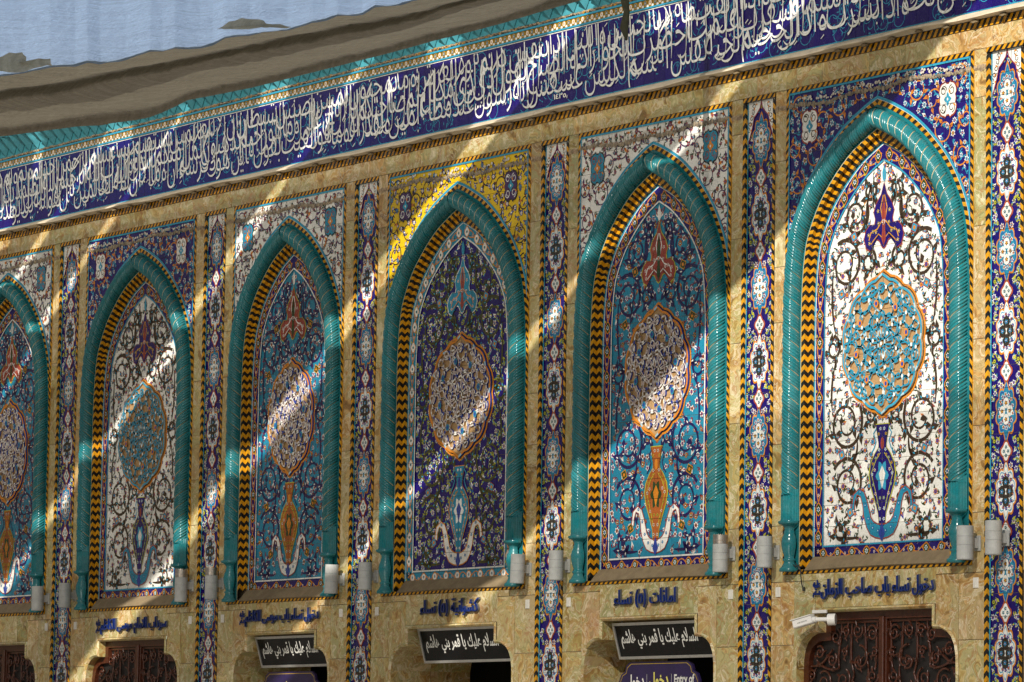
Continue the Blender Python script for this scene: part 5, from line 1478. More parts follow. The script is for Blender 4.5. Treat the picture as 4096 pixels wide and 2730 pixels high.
W0 = max(v[0] for v in V); o_ = []
for v in V:
    p = b + (a - b) * (.25 + .5 * v[0] / W0) + u * (-.008 + .016 * v[1]) + side * .0372; o_.append(tuple(p))
mk('printed_maker_mark', o_, F, OUTL, t)
m = MB(); m.box(X6 - .92, X6 - .70, -.05, -.03, 1.640, 1.672, ch=.003); m.build('cable_trunking', CAMW, t)
m = MB(); X = X6 - 1.13
m.tube([(X - .10, -.05, 2.12), (X - .04, -.06, 2.10), (X + .02, -.07, 2.115), (X + .05, -.07, 2.05), (X + .045, -.06, 1.98), (X + .02, -.03, 1.92), (X + .03, -.02, 1.88), (X + .05, -.02, 1.90)], .006, n=6)
m.tube([(X + .03, -.02, 1.90), (X + .035, -.02, 1.865)], .014, n=7)
m.tube([(X - .06, -.05, 2.135), (X + .01, -.07, 2.09), (X + .07, -.06, 2.10)], .005, n=5)
o = m.build('loose_cable', RUBBER); tag(o, 'loose black cable dangling from the left end of the largest sill', 'cable')
m = MB(); rnd = random.Random(3); px = [(-34.03, -2, 7.75), (-34.05, -2, 7.55), (-33.99, -2, 7.35), (-34.03, -2, 7.20), (-33.985, -2, 7.08)]; ws = [.045, .05, .03, .045, .012]
px = [(-34.03, -2, 8.9), (-34.04, -2.02, 8.3)] + px; ws = [.04, .045] + ws
m.tube(px, ws, n=7); o = m.build('hanging_strap', STRAP, smooth=True); tag(o, 'dark twisted cloth strap hanging in front of the blue writing at the top edge', 'hanging strap')

# ------------------------------------------------------------------ the sagging canopy in front
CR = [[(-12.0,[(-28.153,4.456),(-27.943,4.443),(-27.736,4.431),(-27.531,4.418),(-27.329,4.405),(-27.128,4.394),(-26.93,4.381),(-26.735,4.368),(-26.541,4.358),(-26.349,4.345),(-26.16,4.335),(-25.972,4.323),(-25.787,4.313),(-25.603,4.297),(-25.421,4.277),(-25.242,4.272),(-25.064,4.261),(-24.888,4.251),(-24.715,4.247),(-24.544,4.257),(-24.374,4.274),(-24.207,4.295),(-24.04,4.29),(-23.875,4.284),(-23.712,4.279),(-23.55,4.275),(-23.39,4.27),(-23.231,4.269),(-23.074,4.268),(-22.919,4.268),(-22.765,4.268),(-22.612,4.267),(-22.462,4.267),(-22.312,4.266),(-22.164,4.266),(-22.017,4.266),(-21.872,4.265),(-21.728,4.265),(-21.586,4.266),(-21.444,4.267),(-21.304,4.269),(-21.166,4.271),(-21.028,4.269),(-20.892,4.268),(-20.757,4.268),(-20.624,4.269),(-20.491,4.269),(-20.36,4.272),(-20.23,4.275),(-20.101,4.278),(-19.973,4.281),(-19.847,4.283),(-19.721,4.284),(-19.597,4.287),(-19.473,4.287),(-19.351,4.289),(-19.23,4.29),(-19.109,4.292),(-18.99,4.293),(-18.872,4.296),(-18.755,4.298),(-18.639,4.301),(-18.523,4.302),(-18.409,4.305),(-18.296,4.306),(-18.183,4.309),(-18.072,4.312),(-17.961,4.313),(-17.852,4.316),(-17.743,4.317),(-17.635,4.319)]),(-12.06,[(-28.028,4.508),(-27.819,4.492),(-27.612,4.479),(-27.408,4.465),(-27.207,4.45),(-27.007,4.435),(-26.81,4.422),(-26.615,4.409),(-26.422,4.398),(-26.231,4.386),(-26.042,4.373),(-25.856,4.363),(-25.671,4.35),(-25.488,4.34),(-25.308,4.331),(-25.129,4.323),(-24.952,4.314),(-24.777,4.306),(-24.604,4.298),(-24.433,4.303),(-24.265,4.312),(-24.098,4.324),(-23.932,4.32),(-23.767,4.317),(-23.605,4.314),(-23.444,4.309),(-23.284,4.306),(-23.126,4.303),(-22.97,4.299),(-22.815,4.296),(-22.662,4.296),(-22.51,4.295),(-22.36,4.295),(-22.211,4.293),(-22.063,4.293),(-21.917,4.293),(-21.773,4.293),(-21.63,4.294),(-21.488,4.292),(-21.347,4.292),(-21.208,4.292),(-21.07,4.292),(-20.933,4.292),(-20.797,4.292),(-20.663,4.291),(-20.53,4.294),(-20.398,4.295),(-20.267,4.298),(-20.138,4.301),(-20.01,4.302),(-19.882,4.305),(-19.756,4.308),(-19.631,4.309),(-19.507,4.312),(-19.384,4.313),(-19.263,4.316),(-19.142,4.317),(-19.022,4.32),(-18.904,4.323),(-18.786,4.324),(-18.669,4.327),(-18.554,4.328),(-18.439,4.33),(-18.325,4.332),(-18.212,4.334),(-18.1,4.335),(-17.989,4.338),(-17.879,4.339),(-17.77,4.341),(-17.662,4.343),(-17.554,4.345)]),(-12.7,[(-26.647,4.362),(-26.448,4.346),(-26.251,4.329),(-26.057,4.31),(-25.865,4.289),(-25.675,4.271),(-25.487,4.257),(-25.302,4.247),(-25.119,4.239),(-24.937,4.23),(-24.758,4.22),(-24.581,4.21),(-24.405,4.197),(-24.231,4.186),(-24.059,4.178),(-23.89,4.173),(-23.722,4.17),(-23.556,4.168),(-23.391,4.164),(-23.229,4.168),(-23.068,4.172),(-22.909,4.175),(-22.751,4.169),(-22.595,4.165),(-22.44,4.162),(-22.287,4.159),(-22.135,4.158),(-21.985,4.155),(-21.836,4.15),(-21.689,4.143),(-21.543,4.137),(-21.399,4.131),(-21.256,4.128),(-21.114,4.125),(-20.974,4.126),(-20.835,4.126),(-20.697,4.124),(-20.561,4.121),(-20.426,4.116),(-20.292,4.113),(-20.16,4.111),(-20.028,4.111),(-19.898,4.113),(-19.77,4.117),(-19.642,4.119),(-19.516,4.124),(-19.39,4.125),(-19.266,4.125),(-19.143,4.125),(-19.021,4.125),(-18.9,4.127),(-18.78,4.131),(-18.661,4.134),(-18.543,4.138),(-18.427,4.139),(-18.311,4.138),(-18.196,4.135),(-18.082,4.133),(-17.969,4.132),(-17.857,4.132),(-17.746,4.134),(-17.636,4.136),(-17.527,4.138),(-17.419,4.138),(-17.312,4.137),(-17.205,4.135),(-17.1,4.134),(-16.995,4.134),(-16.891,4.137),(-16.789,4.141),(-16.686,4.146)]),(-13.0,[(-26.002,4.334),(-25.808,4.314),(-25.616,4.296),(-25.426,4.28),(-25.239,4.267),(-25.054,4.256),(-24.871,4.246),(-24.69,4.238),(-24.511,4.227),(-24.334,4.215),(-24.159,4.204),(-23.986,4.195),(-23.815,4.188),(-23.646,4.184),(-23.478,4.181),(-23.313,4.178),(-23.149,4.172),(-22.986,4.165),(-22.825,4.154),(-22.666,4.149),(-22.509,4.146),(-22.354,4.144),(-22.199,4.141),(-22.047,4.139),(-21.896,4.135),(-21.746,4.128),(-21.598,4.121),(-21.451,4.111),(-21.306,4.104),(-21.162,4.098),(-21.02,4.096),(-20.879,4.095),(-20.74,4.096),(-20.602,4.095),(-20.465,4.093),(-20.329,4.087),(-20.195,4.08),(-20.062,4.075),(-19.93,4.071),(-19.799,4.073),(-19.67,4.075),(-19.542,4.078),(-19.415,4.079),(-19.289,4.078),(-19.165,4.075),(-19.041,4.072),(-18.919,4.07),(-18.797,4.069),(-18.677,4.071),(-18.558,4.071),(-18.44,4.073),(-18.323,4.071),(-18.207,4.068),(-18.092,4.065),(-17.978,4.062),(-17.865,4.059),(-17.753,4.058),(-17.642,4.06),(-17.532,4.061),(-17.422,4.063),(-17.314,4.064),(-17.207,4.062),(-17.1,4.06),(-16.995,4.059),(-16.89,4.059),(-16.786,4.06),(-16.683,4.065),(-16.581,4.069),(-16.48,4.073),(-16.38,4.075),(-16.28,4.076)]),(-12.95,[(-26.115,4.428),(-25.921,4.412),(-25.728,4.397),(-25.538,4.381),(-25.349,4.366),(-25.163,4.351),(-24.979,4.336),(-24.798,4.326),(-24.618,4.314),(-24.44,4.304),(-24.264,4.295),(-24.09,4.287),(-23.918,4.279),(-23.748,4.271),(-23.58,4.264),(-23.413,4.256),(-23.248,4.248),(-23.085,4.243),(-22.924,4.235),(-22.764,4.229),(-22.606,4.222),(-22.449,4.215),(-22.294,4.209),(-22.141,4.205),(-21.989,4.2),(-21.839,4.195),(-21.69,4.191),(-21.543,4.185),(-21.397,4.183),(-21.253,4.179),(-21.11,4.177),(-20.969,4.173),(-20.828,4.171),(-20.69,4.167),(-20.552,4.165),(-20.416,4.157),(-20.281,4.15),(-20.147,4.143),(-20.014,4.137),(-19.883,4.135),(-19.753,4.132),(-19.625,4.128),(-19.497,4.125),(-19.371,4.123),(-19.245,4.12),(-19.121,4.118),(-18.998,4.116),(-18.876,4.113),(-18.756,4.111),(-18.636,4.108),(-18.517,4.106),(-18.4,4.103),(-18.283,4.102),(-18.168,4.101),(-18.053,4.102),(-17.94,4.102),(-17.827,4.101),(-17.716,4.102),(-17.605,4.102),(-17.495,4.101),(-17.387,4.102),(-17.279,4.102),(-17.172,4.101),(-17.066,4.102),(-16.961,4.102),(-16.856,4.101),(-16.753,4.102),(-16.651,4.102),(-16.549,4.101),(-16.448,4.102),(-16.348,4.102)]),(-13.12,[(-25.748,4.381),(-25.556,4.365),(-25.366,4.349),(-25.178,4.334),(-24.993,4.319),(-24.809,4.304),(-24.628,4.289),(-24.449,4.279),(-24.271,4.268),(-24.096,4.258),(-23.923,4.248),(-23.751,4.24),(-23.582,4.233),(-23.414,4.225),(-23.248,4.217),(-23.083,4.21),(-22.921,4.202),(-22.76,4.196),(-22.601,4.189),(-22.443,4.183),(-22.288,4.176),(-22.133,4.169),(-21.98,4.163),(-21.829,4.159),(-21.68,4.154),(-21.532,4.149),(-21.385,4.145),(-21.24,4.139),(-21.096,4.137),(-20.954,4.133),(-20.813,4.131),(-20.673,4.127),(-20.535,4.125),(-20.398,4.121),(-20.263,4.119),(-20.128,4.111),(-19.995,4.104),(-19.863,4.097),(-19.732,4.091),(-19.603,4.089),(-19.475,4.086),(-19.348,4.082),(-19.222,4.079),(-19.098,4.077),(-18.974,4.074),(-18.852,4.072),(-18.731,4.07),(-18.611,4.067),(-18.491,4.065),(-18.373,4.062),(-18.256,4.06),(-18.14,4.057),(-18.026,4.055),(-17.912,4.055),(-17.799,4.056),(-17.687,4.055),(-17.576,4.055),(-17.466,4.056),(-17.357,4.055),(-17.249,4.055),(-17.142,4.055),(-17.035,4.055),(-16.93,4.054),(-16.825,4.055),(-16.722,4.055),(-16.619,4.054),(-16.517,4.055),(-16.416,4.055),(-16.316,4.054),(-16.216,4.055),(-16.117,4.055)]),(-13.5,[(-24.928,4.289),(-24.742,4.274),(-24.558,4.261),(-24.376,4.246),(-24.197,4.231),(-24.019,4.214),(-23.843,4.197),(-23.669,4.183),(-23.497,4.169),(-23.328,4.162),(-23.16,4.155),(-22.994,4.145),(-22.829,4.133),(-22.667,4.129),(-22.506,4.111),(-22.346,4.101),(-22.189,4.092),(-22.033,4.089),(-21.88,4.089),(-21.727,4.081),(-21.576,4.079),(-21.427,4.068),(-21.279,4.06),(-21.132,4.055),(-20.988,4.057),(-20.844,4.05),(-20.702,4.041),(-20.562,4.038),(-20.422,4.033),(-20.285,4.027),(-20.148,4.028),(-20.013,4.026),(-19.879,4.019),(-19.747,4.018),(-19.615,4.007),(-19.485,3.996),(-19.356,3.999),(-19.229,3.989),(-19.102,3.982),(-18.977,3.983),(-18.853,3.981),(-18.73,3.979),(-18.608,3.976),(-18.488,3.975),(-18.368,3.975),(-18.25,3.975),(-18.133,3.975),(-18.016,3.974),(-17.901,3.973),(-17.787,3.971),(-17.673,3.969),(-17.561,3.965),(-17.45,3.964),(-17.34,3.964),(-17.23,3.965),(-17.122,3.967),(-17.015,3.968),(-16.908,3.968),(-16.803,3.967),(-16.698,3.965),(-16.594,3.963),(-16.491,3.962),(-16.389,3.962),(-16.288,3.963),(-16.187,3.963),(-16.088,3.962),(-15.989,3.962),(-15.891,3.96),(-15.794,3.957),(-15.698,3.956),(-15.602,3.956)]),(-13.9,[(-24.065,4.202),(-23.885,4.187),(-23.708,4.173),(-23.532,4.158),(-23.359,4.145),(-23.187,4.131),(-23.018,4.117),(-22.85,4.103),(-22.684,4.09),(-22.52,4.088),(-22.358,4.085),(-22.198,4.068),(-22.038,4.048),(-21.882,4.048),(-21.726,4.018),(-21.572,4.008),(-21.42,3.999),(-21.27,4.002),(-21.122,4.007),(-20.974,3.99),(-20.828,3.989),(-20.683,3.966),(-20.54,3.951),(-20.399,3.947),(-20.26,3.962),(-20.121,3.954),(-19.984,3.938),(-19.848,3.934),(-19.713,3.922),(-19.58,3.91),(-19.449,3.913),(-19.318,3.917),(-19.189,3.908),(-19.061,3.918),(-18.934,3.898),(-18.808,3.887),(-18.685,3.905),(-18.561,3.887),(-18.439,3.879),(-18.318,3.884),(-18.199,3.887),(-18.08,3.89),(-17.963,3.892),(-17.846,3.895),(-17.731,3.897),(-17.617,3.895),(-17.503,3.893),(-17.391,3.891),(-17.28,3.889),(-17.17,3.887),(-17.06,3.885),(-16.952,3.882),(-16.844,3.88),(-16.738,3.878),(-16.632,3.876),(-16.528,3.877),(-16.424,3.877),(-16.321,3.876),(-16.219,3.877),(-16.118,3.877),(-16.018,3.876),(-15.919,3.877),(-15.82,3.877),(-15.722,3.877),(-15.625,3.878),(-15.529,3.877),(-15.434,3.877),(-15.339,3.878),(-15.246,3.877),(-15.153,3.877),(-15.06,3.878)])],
[(-13.8,[(-24.28,4.218),(-24.099,4.203),(-23.92,4.189),(-23.743,4.174),(-23.568,4.161),(-23.395,4.146),(-23.224,4.133),(-23.054,4.119),(-22.887,4.106),(-22.722,4.104),(-22.559,4.101),(-22.396,4.084),(-22.236,4.064),(-22.078,4.064),(-21.92,4.034),(-21.765,4.024),(-21.612,4.015),(-21.46,4.018),(-21.311,4.024),(-21.162,4.006),(-21.015,4.005),(-20.869,3.982),(-20.724,3.967),(-20.582,3.963),(-20.442,3.978),(-20.302,3.97),(-20.163,3.954),(-20.026,3.95),(-19.89,3.938),(-19.756,3.926),(-19.623,3.929),(-19.492,3.934),(-19.361,3.925),(-19.232,3.934),(-19.104,3.915),(-18.977,3.903),(-18.852,3.922),(-18.728,3.904),(-18.604,3.896),(-18.483,3.901),(-18.362,3.904),(-18.243,3.907),(-18.124,3.909),(-18.007,3.912),(-17.89,3.915),(-17.775,3.913),(-17.661,3.911),(-17.547,3.909),(-17.435,3.906),(-17.324,3.904),(-17.213,3.902),(-17.104,3.9),(-16.996,3.898),(-16.888,3.896),(-16.782,3.894),(-16.676,3.895),(-16.572,3.895),(-16.468,3.895),(-16.365,3.895),(-16.263,3.895),(-16.162,3.895),(-16.062,3.895),(-15.962,3.896),(-15.864,3.896),(-15.766,3.896),(-15.669,3.896),(-15.573,3.896),(-15.477,3.897),(-15.383,3.896),(-15.289,3.896),(-15.196,3.897)]),(-14.3,[(-23.2,4.083),(-23.027,4.07),(-22.856,4.06),(-22.687,4.05),(-22.52,4.04),(-22.354,4.026),(-22.191,4.013),(-22.029,3.998),(-21.869,3.985),(-21.711,3.984),(-21.555,3.984),(-21.401,3.971),(-21.247,3.956),(-21.096,3.956),(-20.945,3.927),(-20.797,3.914),(-20.65,3.902),(-20.506,3.901),(-20.363,3.905),(-20.22,3.889),(-20.08,3.889),(-19.94,3.867),(-19.802,3.851),(-19.666,3.844),(-19.531,3.854),(-19.398,3.842),(-19.265,3.824),(-19.134,3.82),(-19.004,3.811),(-18.876,3.802),(-18.749,3.807),(-18.624,3.812),(-18.499,3.802),(-18.376,3.81),(-18.253,3.79),(-18.132,3.78),(-18.013,3.8),(-17.894,3.786),(-17.776,3.782),(-17.66,3.79),(-17.544,3.793),(-17.43,3.795),(-17.317,3.794),(-17.205,3.795),(-17.093,3.796),(-16.983,3.795),(-16.874,3.794),(-16.766,3.793),(-16.658,3.791),(-16.552,3.786),(-16.446,3.781),(-16.342,3.774),(-16.238,3.769),(-16.135,3.766),(-16.034,3.764),(-15.933,3.766),(-15.833,3.768),(-15.734,3.767),(-15.635,3.767),(-15.538,3.765),(-15.441,3.763),(-15.345,3.763),(-15.25,3.764),(-15.156,3.767),(-15.063,3.771),(-14.97,3.774),(-14.878,3.776),(-14.787,3.776),(-14.697,3.774),(-14.607,3.773),(-14.518,3.773)]),(-15.2,[(-21.257,3.868),(-21.098,3.853),(-20.941,3.837),(-20.786,3.819),(-20.632,3.802),(-20.48,3.785),(-20.33,3.772),(-20.182,3.759),(-20.035,3.75),(-19.891,3.749),(-19.748,3.746),(-19.606,3.73),(-19.465,3.71),(-19.327,3.708),(-19.188,3.682),(-19.052,3.674),(-18.918,3.669),(-18.786,3.675),(-18.655,3.682),(-18.525,3.668),(-18.396,3.666),(-18.268,3.643),(-18.141,3.627),(-18.016,3.622),(-17.893,3.636),(-17.771,3.63),(-17.649,3.616),(-17.529,3.613),(-17.41,3.6),(-17.292,3.586),(-17.176,3.583),(-17.061,3.583),(-16.946,3.573),(-16.834,3.58),(-16.721,3.564),(-16.61,3.554),(-16.501,3.571),(-16.391,3.553),(-16.283,3.543),(-16.177,3.546),(-16.071,3.547),(-15.966,3.549),(-15.863,3.553),(-15.76,3.558),(-15.658,3.564),(-15.557,3.563),(-15.457,3.561),(-15.358,3.558),(-15.259,3.555),(-15.162,3.552),(-15.065,3.55),(-14.97,3.55),(-14.875,3.55),(-14.781,3.549),(-14.687,3.547),(-14.595,3.545),(-14.503,3.542),(-14.412,3.538),(-14.322,3.535),(-14.233,3.534),(-14.144,3.533),(-14.056,3.534),(-13.969,3.534),(-13.883,3.533),(-13.797,3.531),(-13.712,3.527),(-13.628,3.525),(-13.544,3.524),(-13.462,3.524),(-13.38,3.526),(-13.298,3.529)]),(-16.3,[(-18.879,3.548),(-18.737,3.531),(-18.598,3.516),(-18.46,3.502),(-18.324,3.492),(-18.189,3.481),(-18.056,3.473),(-17.924,3.462),(-17.794,3.45),(-17.665,3.446),(-17.538,3.441),(-17.412,3.427),(-17.287,3.412),(-17.164,3.413),(-17.041,3.393),(-16.921,3.386),(-16.801,3.379),(-16.683,3.38),(-16.567,3.381),(-16.451,3.364),(-16.336,3.36),(-16.222,3.341),(-16.11,3.329),(-15.999,3.326),(-15.89,3.337),(-15.781,3.328),(-15.673,3.312),(-15.566,3.304),(-15.46,3.29),(-15.355,3.278),(-15.252,3.279),(-15.15,3.283),(-15.048,3.276),(-14.948,3.284),(-14.848,3.267),(-14.749,3.256),(-14.652,3.268),(-14.555,3.253),(-14.459,3.246),(-14.364,3.251),(-14.271,3.256),(-14.178,3.26),(-14.086,3.263),(-13.994,3.265),(-13.904,3.265),(-13.814,3.261),(-13.725,3.258),(-13.637,3.255),(-13.549,3.254),(-13.463,3.253),(-13.377,3.252),(-13.292,3.249),(-13.207,3.245),(-13.124,3.24),(-13.041,3.234),(-12.959,3.231),(-12.877,3.229),(-12.796,3.228),(-12.716,3.229),(-12.637,3.229),(-12.558,3.227),(-12.48,3.226),(-12.403,3.223),(-12.326,3.221),(-12.25,3.22),(-12.175,3.22),(-12.1,3.222),(-12.026,3.224),(-11.952,3.225),(-11.879,3.226),(-11.807,3.225)]),(-17.5,[(-16.284,3.192),(-16.162,3.181),(-16.042,3.171),(-15.923,3.16),(-15.805,3.148),(-15.688,3.134),(-15.573,3.12),(-15.459,3.105),(-15.346,3.092),(-15.235,3.088),(-15.126,3.085),(-15.017,3.073),(-14.909,3.059),(-14.803,3.057),(-14.697,3.034),(-14.592,3.024),(-14.489,3.015),(-14.387,3.015),(-14.287,3.019),(-14.187,3.009),(-14.088,3.009),(-13.99,2.995),(-13.893,2.984),(-13.797,2.979),(-13.703,2.987),(-13.609,2.979),(-13.516,2.967),(-13.424,2.964),(-13.333,2.956),(-13.242,2.948),(-13.153,2.949),(-13.065,2.949),(-12.977,2.939),(-12.891,2.941),(-12.804,2.924),(-12.719,2.914),(-12.635,2.925),(-12.551,2.913),(-12.468,2.906),(-12.387,2.908),(-12.306,2.908),(-12.225,2.906),(-12.146,2.904),(-12.067,2.904),(-11.989,2.905),(-11.911,2.904),(-11.835,2.904),(-11.758,2.904),(-11.683,2.902),(-11.608,2.9),(-11.534,2.897),(-11.461,2.893),(-11.388,2.891),(-11.316,2.89),(-11.244,2.889),(-11.174,2.89),(-11.103,2.891),(-11.034,2.889),(-10.965,2.887),(-10.896,2.884),(-10.828,2.88),(-10.761,2.878),(-10.694,2.877),(-10.628,2.877),(-10.562,2.877),(-10.497,2.875),(-10.432,2.873),(-10.368,2.87),(-10.305,2.866),(-10.242,2.864),(-10.179,2.862)]),(-18.7,[(-13.687,2.813),(-13.585,2.802),(-13.483,2.792),(-13.383,2.781),(-13.284,2.771),(-13.186,2.76),(-13.089,2.75),(-12.994,2.74),(-12.899,2.73),(-12.806,2.727),(-12.713,2.723),(-12.621,2.711),(-12.531,2.697),(-12.441,2.695),(-12.352,2.676),(-12.264,2.668),(-12.177,2.661),(-12.092,2.661),(-12.007,2.662),(-11.923,2.65),(-11.84,2.647),(-11.757,2.632),(-11.676,2.622),(-11.595,2.617),(-11.516,2.624),(-11.437,2.618),(-11.358,2.606),(-11.281,2.602),(-11.204,2.594),(-11.128,2.585),(-11.053,2.585),(-10.979,2.586),(-10.905,2.579),(-10.832,2.582),(-10.76,2.57),(-10.688,2.561),(-10.617,2.57),(-10.547,2.558),(-10.477,2.552),(-10.409,2.553),(-10.34,2.553),(-10.273,2.553),(-10.206,2.553),(-10.14,2.553),(-10.074,2.553),(-10.009,2.55),(-9.944,2.547),(-9.88,2.545),(-9.817,2.542),(-9.754,2.539),(-9.691,2.536),(-9.63,2.534),(-9.568,2.531),(-9.508,2.529),(-9.448,2.526),(-9.388,2.525),(-9.329,2.524),(-9.27,2.522),(-9.212,2.521),(-9.155,2.519),(-9.098,2.518),(-9.041,2.517),(-8.985,2.515),(-8.929,2.514),(-8.874,2.513),(-8.819,2.511),(-8.765,2.51),(-8.711,2.509),(-8.658,2.508),(-8.605,2.507),(-8.552,2.505)]),(-20.2,[(-10.441,2.335),(-10.363,2.325),(-10.285,2.316),(-10.209,2.307),(-10.133,2.298),(-10.058,2.289),(-9.984,2.28),(-9.911,2.271),(-9.839,2.263),(-9.767,2.259),(-9.697,2.255),(-9.626,2.245),(-9.557,2.234),(-9.489,2.231),(-9.421,2.216),(-9.353,2.209),(-9.287,2.202),(-9.222,2.201),(-9.157,2.201),(-9.093,2.191),(-9.029,2.188),(-8.966,2.176),(-8.904,2.167),(-8.842,2.163),(-8.782,2.167),(-8.721,2.161),(-8.661,2.152),(-8.602,2.148),(-8.543,2.141),(-8.485,2.133),(-8.428,2.132),(-8.371,2.132),(-8.315,2.126),(-8.259,2.128),(-8.204,2.117),(-8.149,2.11),(-8.095,2.116),(-8.041,2.107),(-7.988,2.101),(-7.936,2.101),(-7.883,2.101),(-7.832,2.1),(-7.781,2.099),(-7.73,2.098),(-7.68,2.097),(-7.63,2.095),(-7.581,2.092),(-7.532,2.089),(-7.483,2.086),(-7.435,2.084),(-7.388,2.081),(-7.341,2.078),(-7.294,2.075),(-7.248,2.073),(-7.202,2.07),(-7.156,2.069),(-7.111,2.067),(-7.066,2.065),(-7.022,2.064),(-6.978,2.062),(-6.934,2.06),(-6.891,2.059),(-6.848,2.057),(-6.806,2.056),(-6.764,2.054),(-6.722,2.052),(-6.68,2.051),(-6.639,2.05),(-6.598,2.048),(-6.558,2.046),(-6.518,2.045)])]]

def sheet_from(rows, name, mat, thick=0, sub=8):
    m = MB(); nr = len(rows); nc = len(rows[0][1]); V = []; F = []
    def cr(p0, p1, p2, p3, t): return tuple(.5 * (2 * p1[c] + (p2[c] - p0[c]) * t + (2 * p0[c] - 5 * p1[c] + 4 * p2[c] - p3[c]) * t * t + (3 * p1[c] - p0[c] - 3 * p2[c] + p3[c]) * t ** 3) for c in range(3))
    G = [[(x, y, z) for x, z in r] for y, r in rows]; R_ = []
    for i in range(nr - 1):
        for k in range(sub):
            R_.append([cr(G[max(0, i - 1)][j], G[i][j], G[i + 1][j], G[min(nr - 1, i + 2)][j], k / sub) for j in range(nc)])
    R_.append(G[-1])
    rr = random.Random(9)
    if name == 'shaded_canopy_cloth':
        R_[-1] = [(x, y, z + (rr.choice((0, 0, .02, .035, -.01)) if j % 2 else 0)) for j, (x, y, z) in enumerate(R_[-1])]
    from mathutils import noise as NZ
    Q_ = []
    for i, r in enumerate(R_):
        row = []
        for j in range(nc - 1):
            for k in range(5):
                t = k / 5; p = [r[j][c] + (r[j + 1][c] - r[j][c]) * t for c in range(3)]
                rg = lambda a, b, sd: 1 - abs(NZ.noise(Vector((p[0] * a, p[1] * b, sd)))) * 2
                e = 0 if (name == 'shaded_canopy_cloth' and i < 2) else 1
                p[2] += e * (.014 * rg(.9, 2.2, 1) + .008 * rg(3.2, 3.5, 5) + .004 * rg(8, 5, 9)) * (.6 if name != 'shaded_canopy_cloth' else 1)
                row.append(tuple(p))
        row.append(r[-1]); Q_.append(row)
    R_ = Q_; nc = len(R_[0])
    for r in R_: V += r
    for i in range(len(R_) - 1):
        for j in range(nc - 1): F.append((i * nc + j, i * nc + j + 1, (i + 1) * nc + j + 1, (i + 1) * nc + j))
    return mk(name, V, F, mat, smooth=True)
o = sheet_from(CR[0], 'shaded_canopy_cloth', SHADEDF); tag(o, 'sagging lower part of the white shade cloth, browned by painted shade, with long folds across the upper left, in front of the frieze', 'shade cloth')
o = sheet_from(CR[1], 'backlit_canopy_cloth', WHITEF); tag(o, 'upper part of the white shade cloth at the top left corner, tinted bluish as if backlit, above the shaded part', 'shade cloth')

# ------------------------------------------------------------------ unseen awning sheets over the courtyard; gaps shaped to throw the wall's sun strips
H = 10.5; TX = SUN.x; TZ = SUN.z
def onplane(X, Z, H=H):
    s = (H - Z) / TZ; return (X + TX * s, -s)
SLOPE = .62
GAPS = [(-55.2, .16), (-53.3, .20), (-48.95, .34), (-44.55, .52), (-39.85, .26)]      # wall position at height 4, width
RIGHT = -36.45
HOLES = [[(-40.89, 8.2), (-40.18, 8.2), (-40.17, 7.89), (-40.85, 7.94)], [(-44.67, 8.18), (-44.01, 8.19), (-44.09, 7.87), (-44.75, 7.92)],
         [(-48.61, 8.2), (-47.93, 8.14), (-48.05, 7.85), (-48.68, 7.86)], [(-36.6, 8.0), (-35.8, 7.92), (-35.79, 7.68), (-36.55, 7.70)],
         [(-41.72, 7.92), (-41.39, 7.91), (-41.71, 7.6), (-41.82, 7.62)], [(-51.73, 7.47), (-51.28, 7.46), (-51.39, 6.87), (-51.7, 6.9)],
         [(-39.89, 7.35), (-39.43, 7.38), (-39.58, 7.15), (-39.94, 7.08)], [(-50.66, 8.22), (-50.38, 8.28), (-50.56, 7.78), (-50.78, 7.73)]]  # made-up holes placed to let sun patches onto the frieze
def in_hole(X, Z):
    for h in HOLES:
        sg = [(h[(k + 1) % 4][0] - h[k][0]) * (Z - h[k][1]) - (h[(k + 1) % 4][1] - h[k][1]) * (X - h[k][0]) for k in range(4)]
        if all(t > 0 for t in sg) or all(t < 0 for t in sg): return True
    return False
def sheet(xa, xb, za, zb, wa=0, wb=0, seed=0, mat=SHEET, H=H):
    """awning whose shadow covers the wall between xa and xb (at height 4), between heights za and zb; holes shaped to throw sun patches on the frieze"""
    rr = random.Random(seed); n = 150; nq = max(4, int((xb - xa) / .12)) if mat in (SHEET, TOPF) else 6; V = []; F = []
    ph = [rr.uniform(0, 6) for _ in range(4)]
    for k in range(n + 1):
        Z = za + (zb - za) * k / n
        ja = wa * (math.sin(Z * 2.1 + ph[0]) + .6 * math.sin(Z * 6 + ph[1])); jb = wb * (math.sin(Z * 1.7 + ph[2]) + .6 * math.sin(Z * 5 + ph[3]))
        for q in range(nq + 1):
            X = (xa + ja) + ((xb + jb) - (xa + ja)) * q / nq + (Z - 4) / SLOPE
            p = onplane(X, Z, H); V.append((p[0], p[1], H))
    for k in range(n):
        for q in range(nq):
            Z = za + (zb - za) * (k + .5) / n; X = xa + (xb - xa) * (q + .5) / nq + (Z - 4) / SLOPE
            if mat in (SHEET, TOPF) and 6.8 < Z < 8.4 and in_hole(X, Z): continue
            F.append((k * (nq + 1) + q, k * (nq + 1) + q + 1, (k + 1) * (nq + 1) + q + 1, (k + 1) * (nq + 1) + q))
    o = mk('awning_sheet', V, F, mat); tag(o, kind='structure'); return o
g = GAPS
SPANS = [(-66, g[0][0] - g[0][1] / 2)] + [(g[k][0] + g[k][1] / 2, g[k + 1][0] - g[k + 1][1] / 2) for k in range(len(g) - 1)] + [(g[-1][0] + g[-1][1] / 2, RIGHT)]
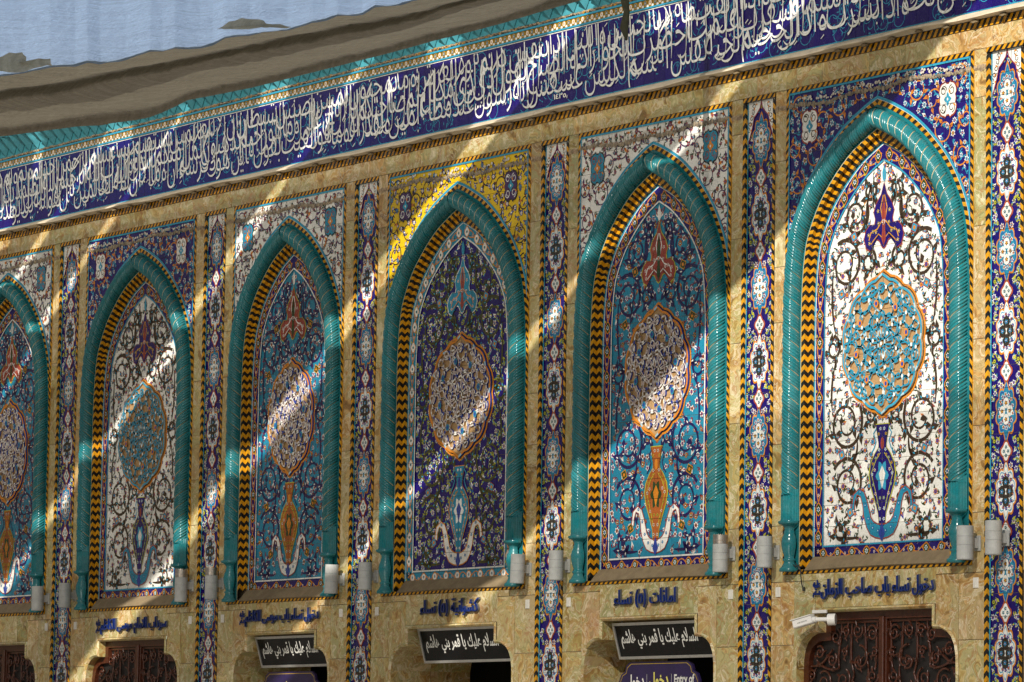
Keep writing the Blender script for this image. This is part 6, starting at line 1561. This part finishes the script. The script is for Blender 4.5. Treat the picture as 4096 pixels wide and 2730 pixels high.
for k, (a, b) in enumerate(SPANS):
    sheet(a, b, -5, 6.9, 0 if k == 0 else .05, .04, k + 1); sheet(a, b, 6.9, 9.9, 0 if k == 0 else .05, .04, k + 1, TOPF)
sheet(RIGHT - 1.9, RIGHT - .02, -5, 7.6, .10, .03, 21, DBLF, H + .2)
sheet(-46.6, -44.85, -5, 6.6, .10, .05, 22, DBLF, H + .2)
sheet(-42.2, -41.0, -5, 6.2, .10, .05, 23, DBLF, H + .2)
sheet(-51.6, -49.3, -5, 6.7, .10, .05, 24, DBLF, H + .2)
sheet(RIGHT + .3, -24, -3.5, 3.6, .0, 0, 12, DIMF, H + .25)  # unseen layers added only to dim the lower right wall
sheet(RIGHT + .3, -24, -3.5, 2.5, .0, 0, 13, DIMF, H + .35)

def remnant(P, y, label):
    c = (sum(p[0] for p in P) / len(P), sum(p[1] for p in P) / len(P)); m = MB(); rr = random.Random(4); P = [p for p in P]
    Q = []
    for a, b in zip(P, P[1:] + P[:1]): Q += [a, ((a[0] + b[0]) / 2 + rr.uniform(-.008, .008), (a[1] + b[1]) / 2 + rr.uniform(-.006, .006))]
    for a, b in zip(Q, Q[1:] + Q[:1]): m.face([(a[0], y, a[1]), (b[0], y, b[1]), (c[0], y - .03, c[1] - .004)])
    o = m.build('torn_cloth_patch', PATCHF); tag(o, label, 'cloth patch', 'torn brown patches on the pale cloth'); return o
remnant([(-17.78, 3.51), (-17.67, 3.53), (-17.55, 3.53), (-17.38, 3.5), (-17.31, 3.47), (-17.18, 3.45), (-17.07, 3.42), (-17.16, 3.43), (-17.31, 3.45), (-17.38, 3.46), (-17.58, 3.48), (-17.72, 3.5)], -15.3, 'small torn brown cloth patch in the middle of the pale cloth')
remnant([(-20.99, 3.84), (-20.84, 3.85), (-20.68, 3.83), (-20.63, 3.8), (-20.64, 3.76), (-20.48, 3.77), (-20.34, 3.75), (-20.32, 3.71), (-20.44, 3.72), (-20.65, 3.72), (-20.83, 3.74), (-20.98, 3.77)], -14.9, 'torn brown cloth patch at the left edge of the photo on the pale cloth')
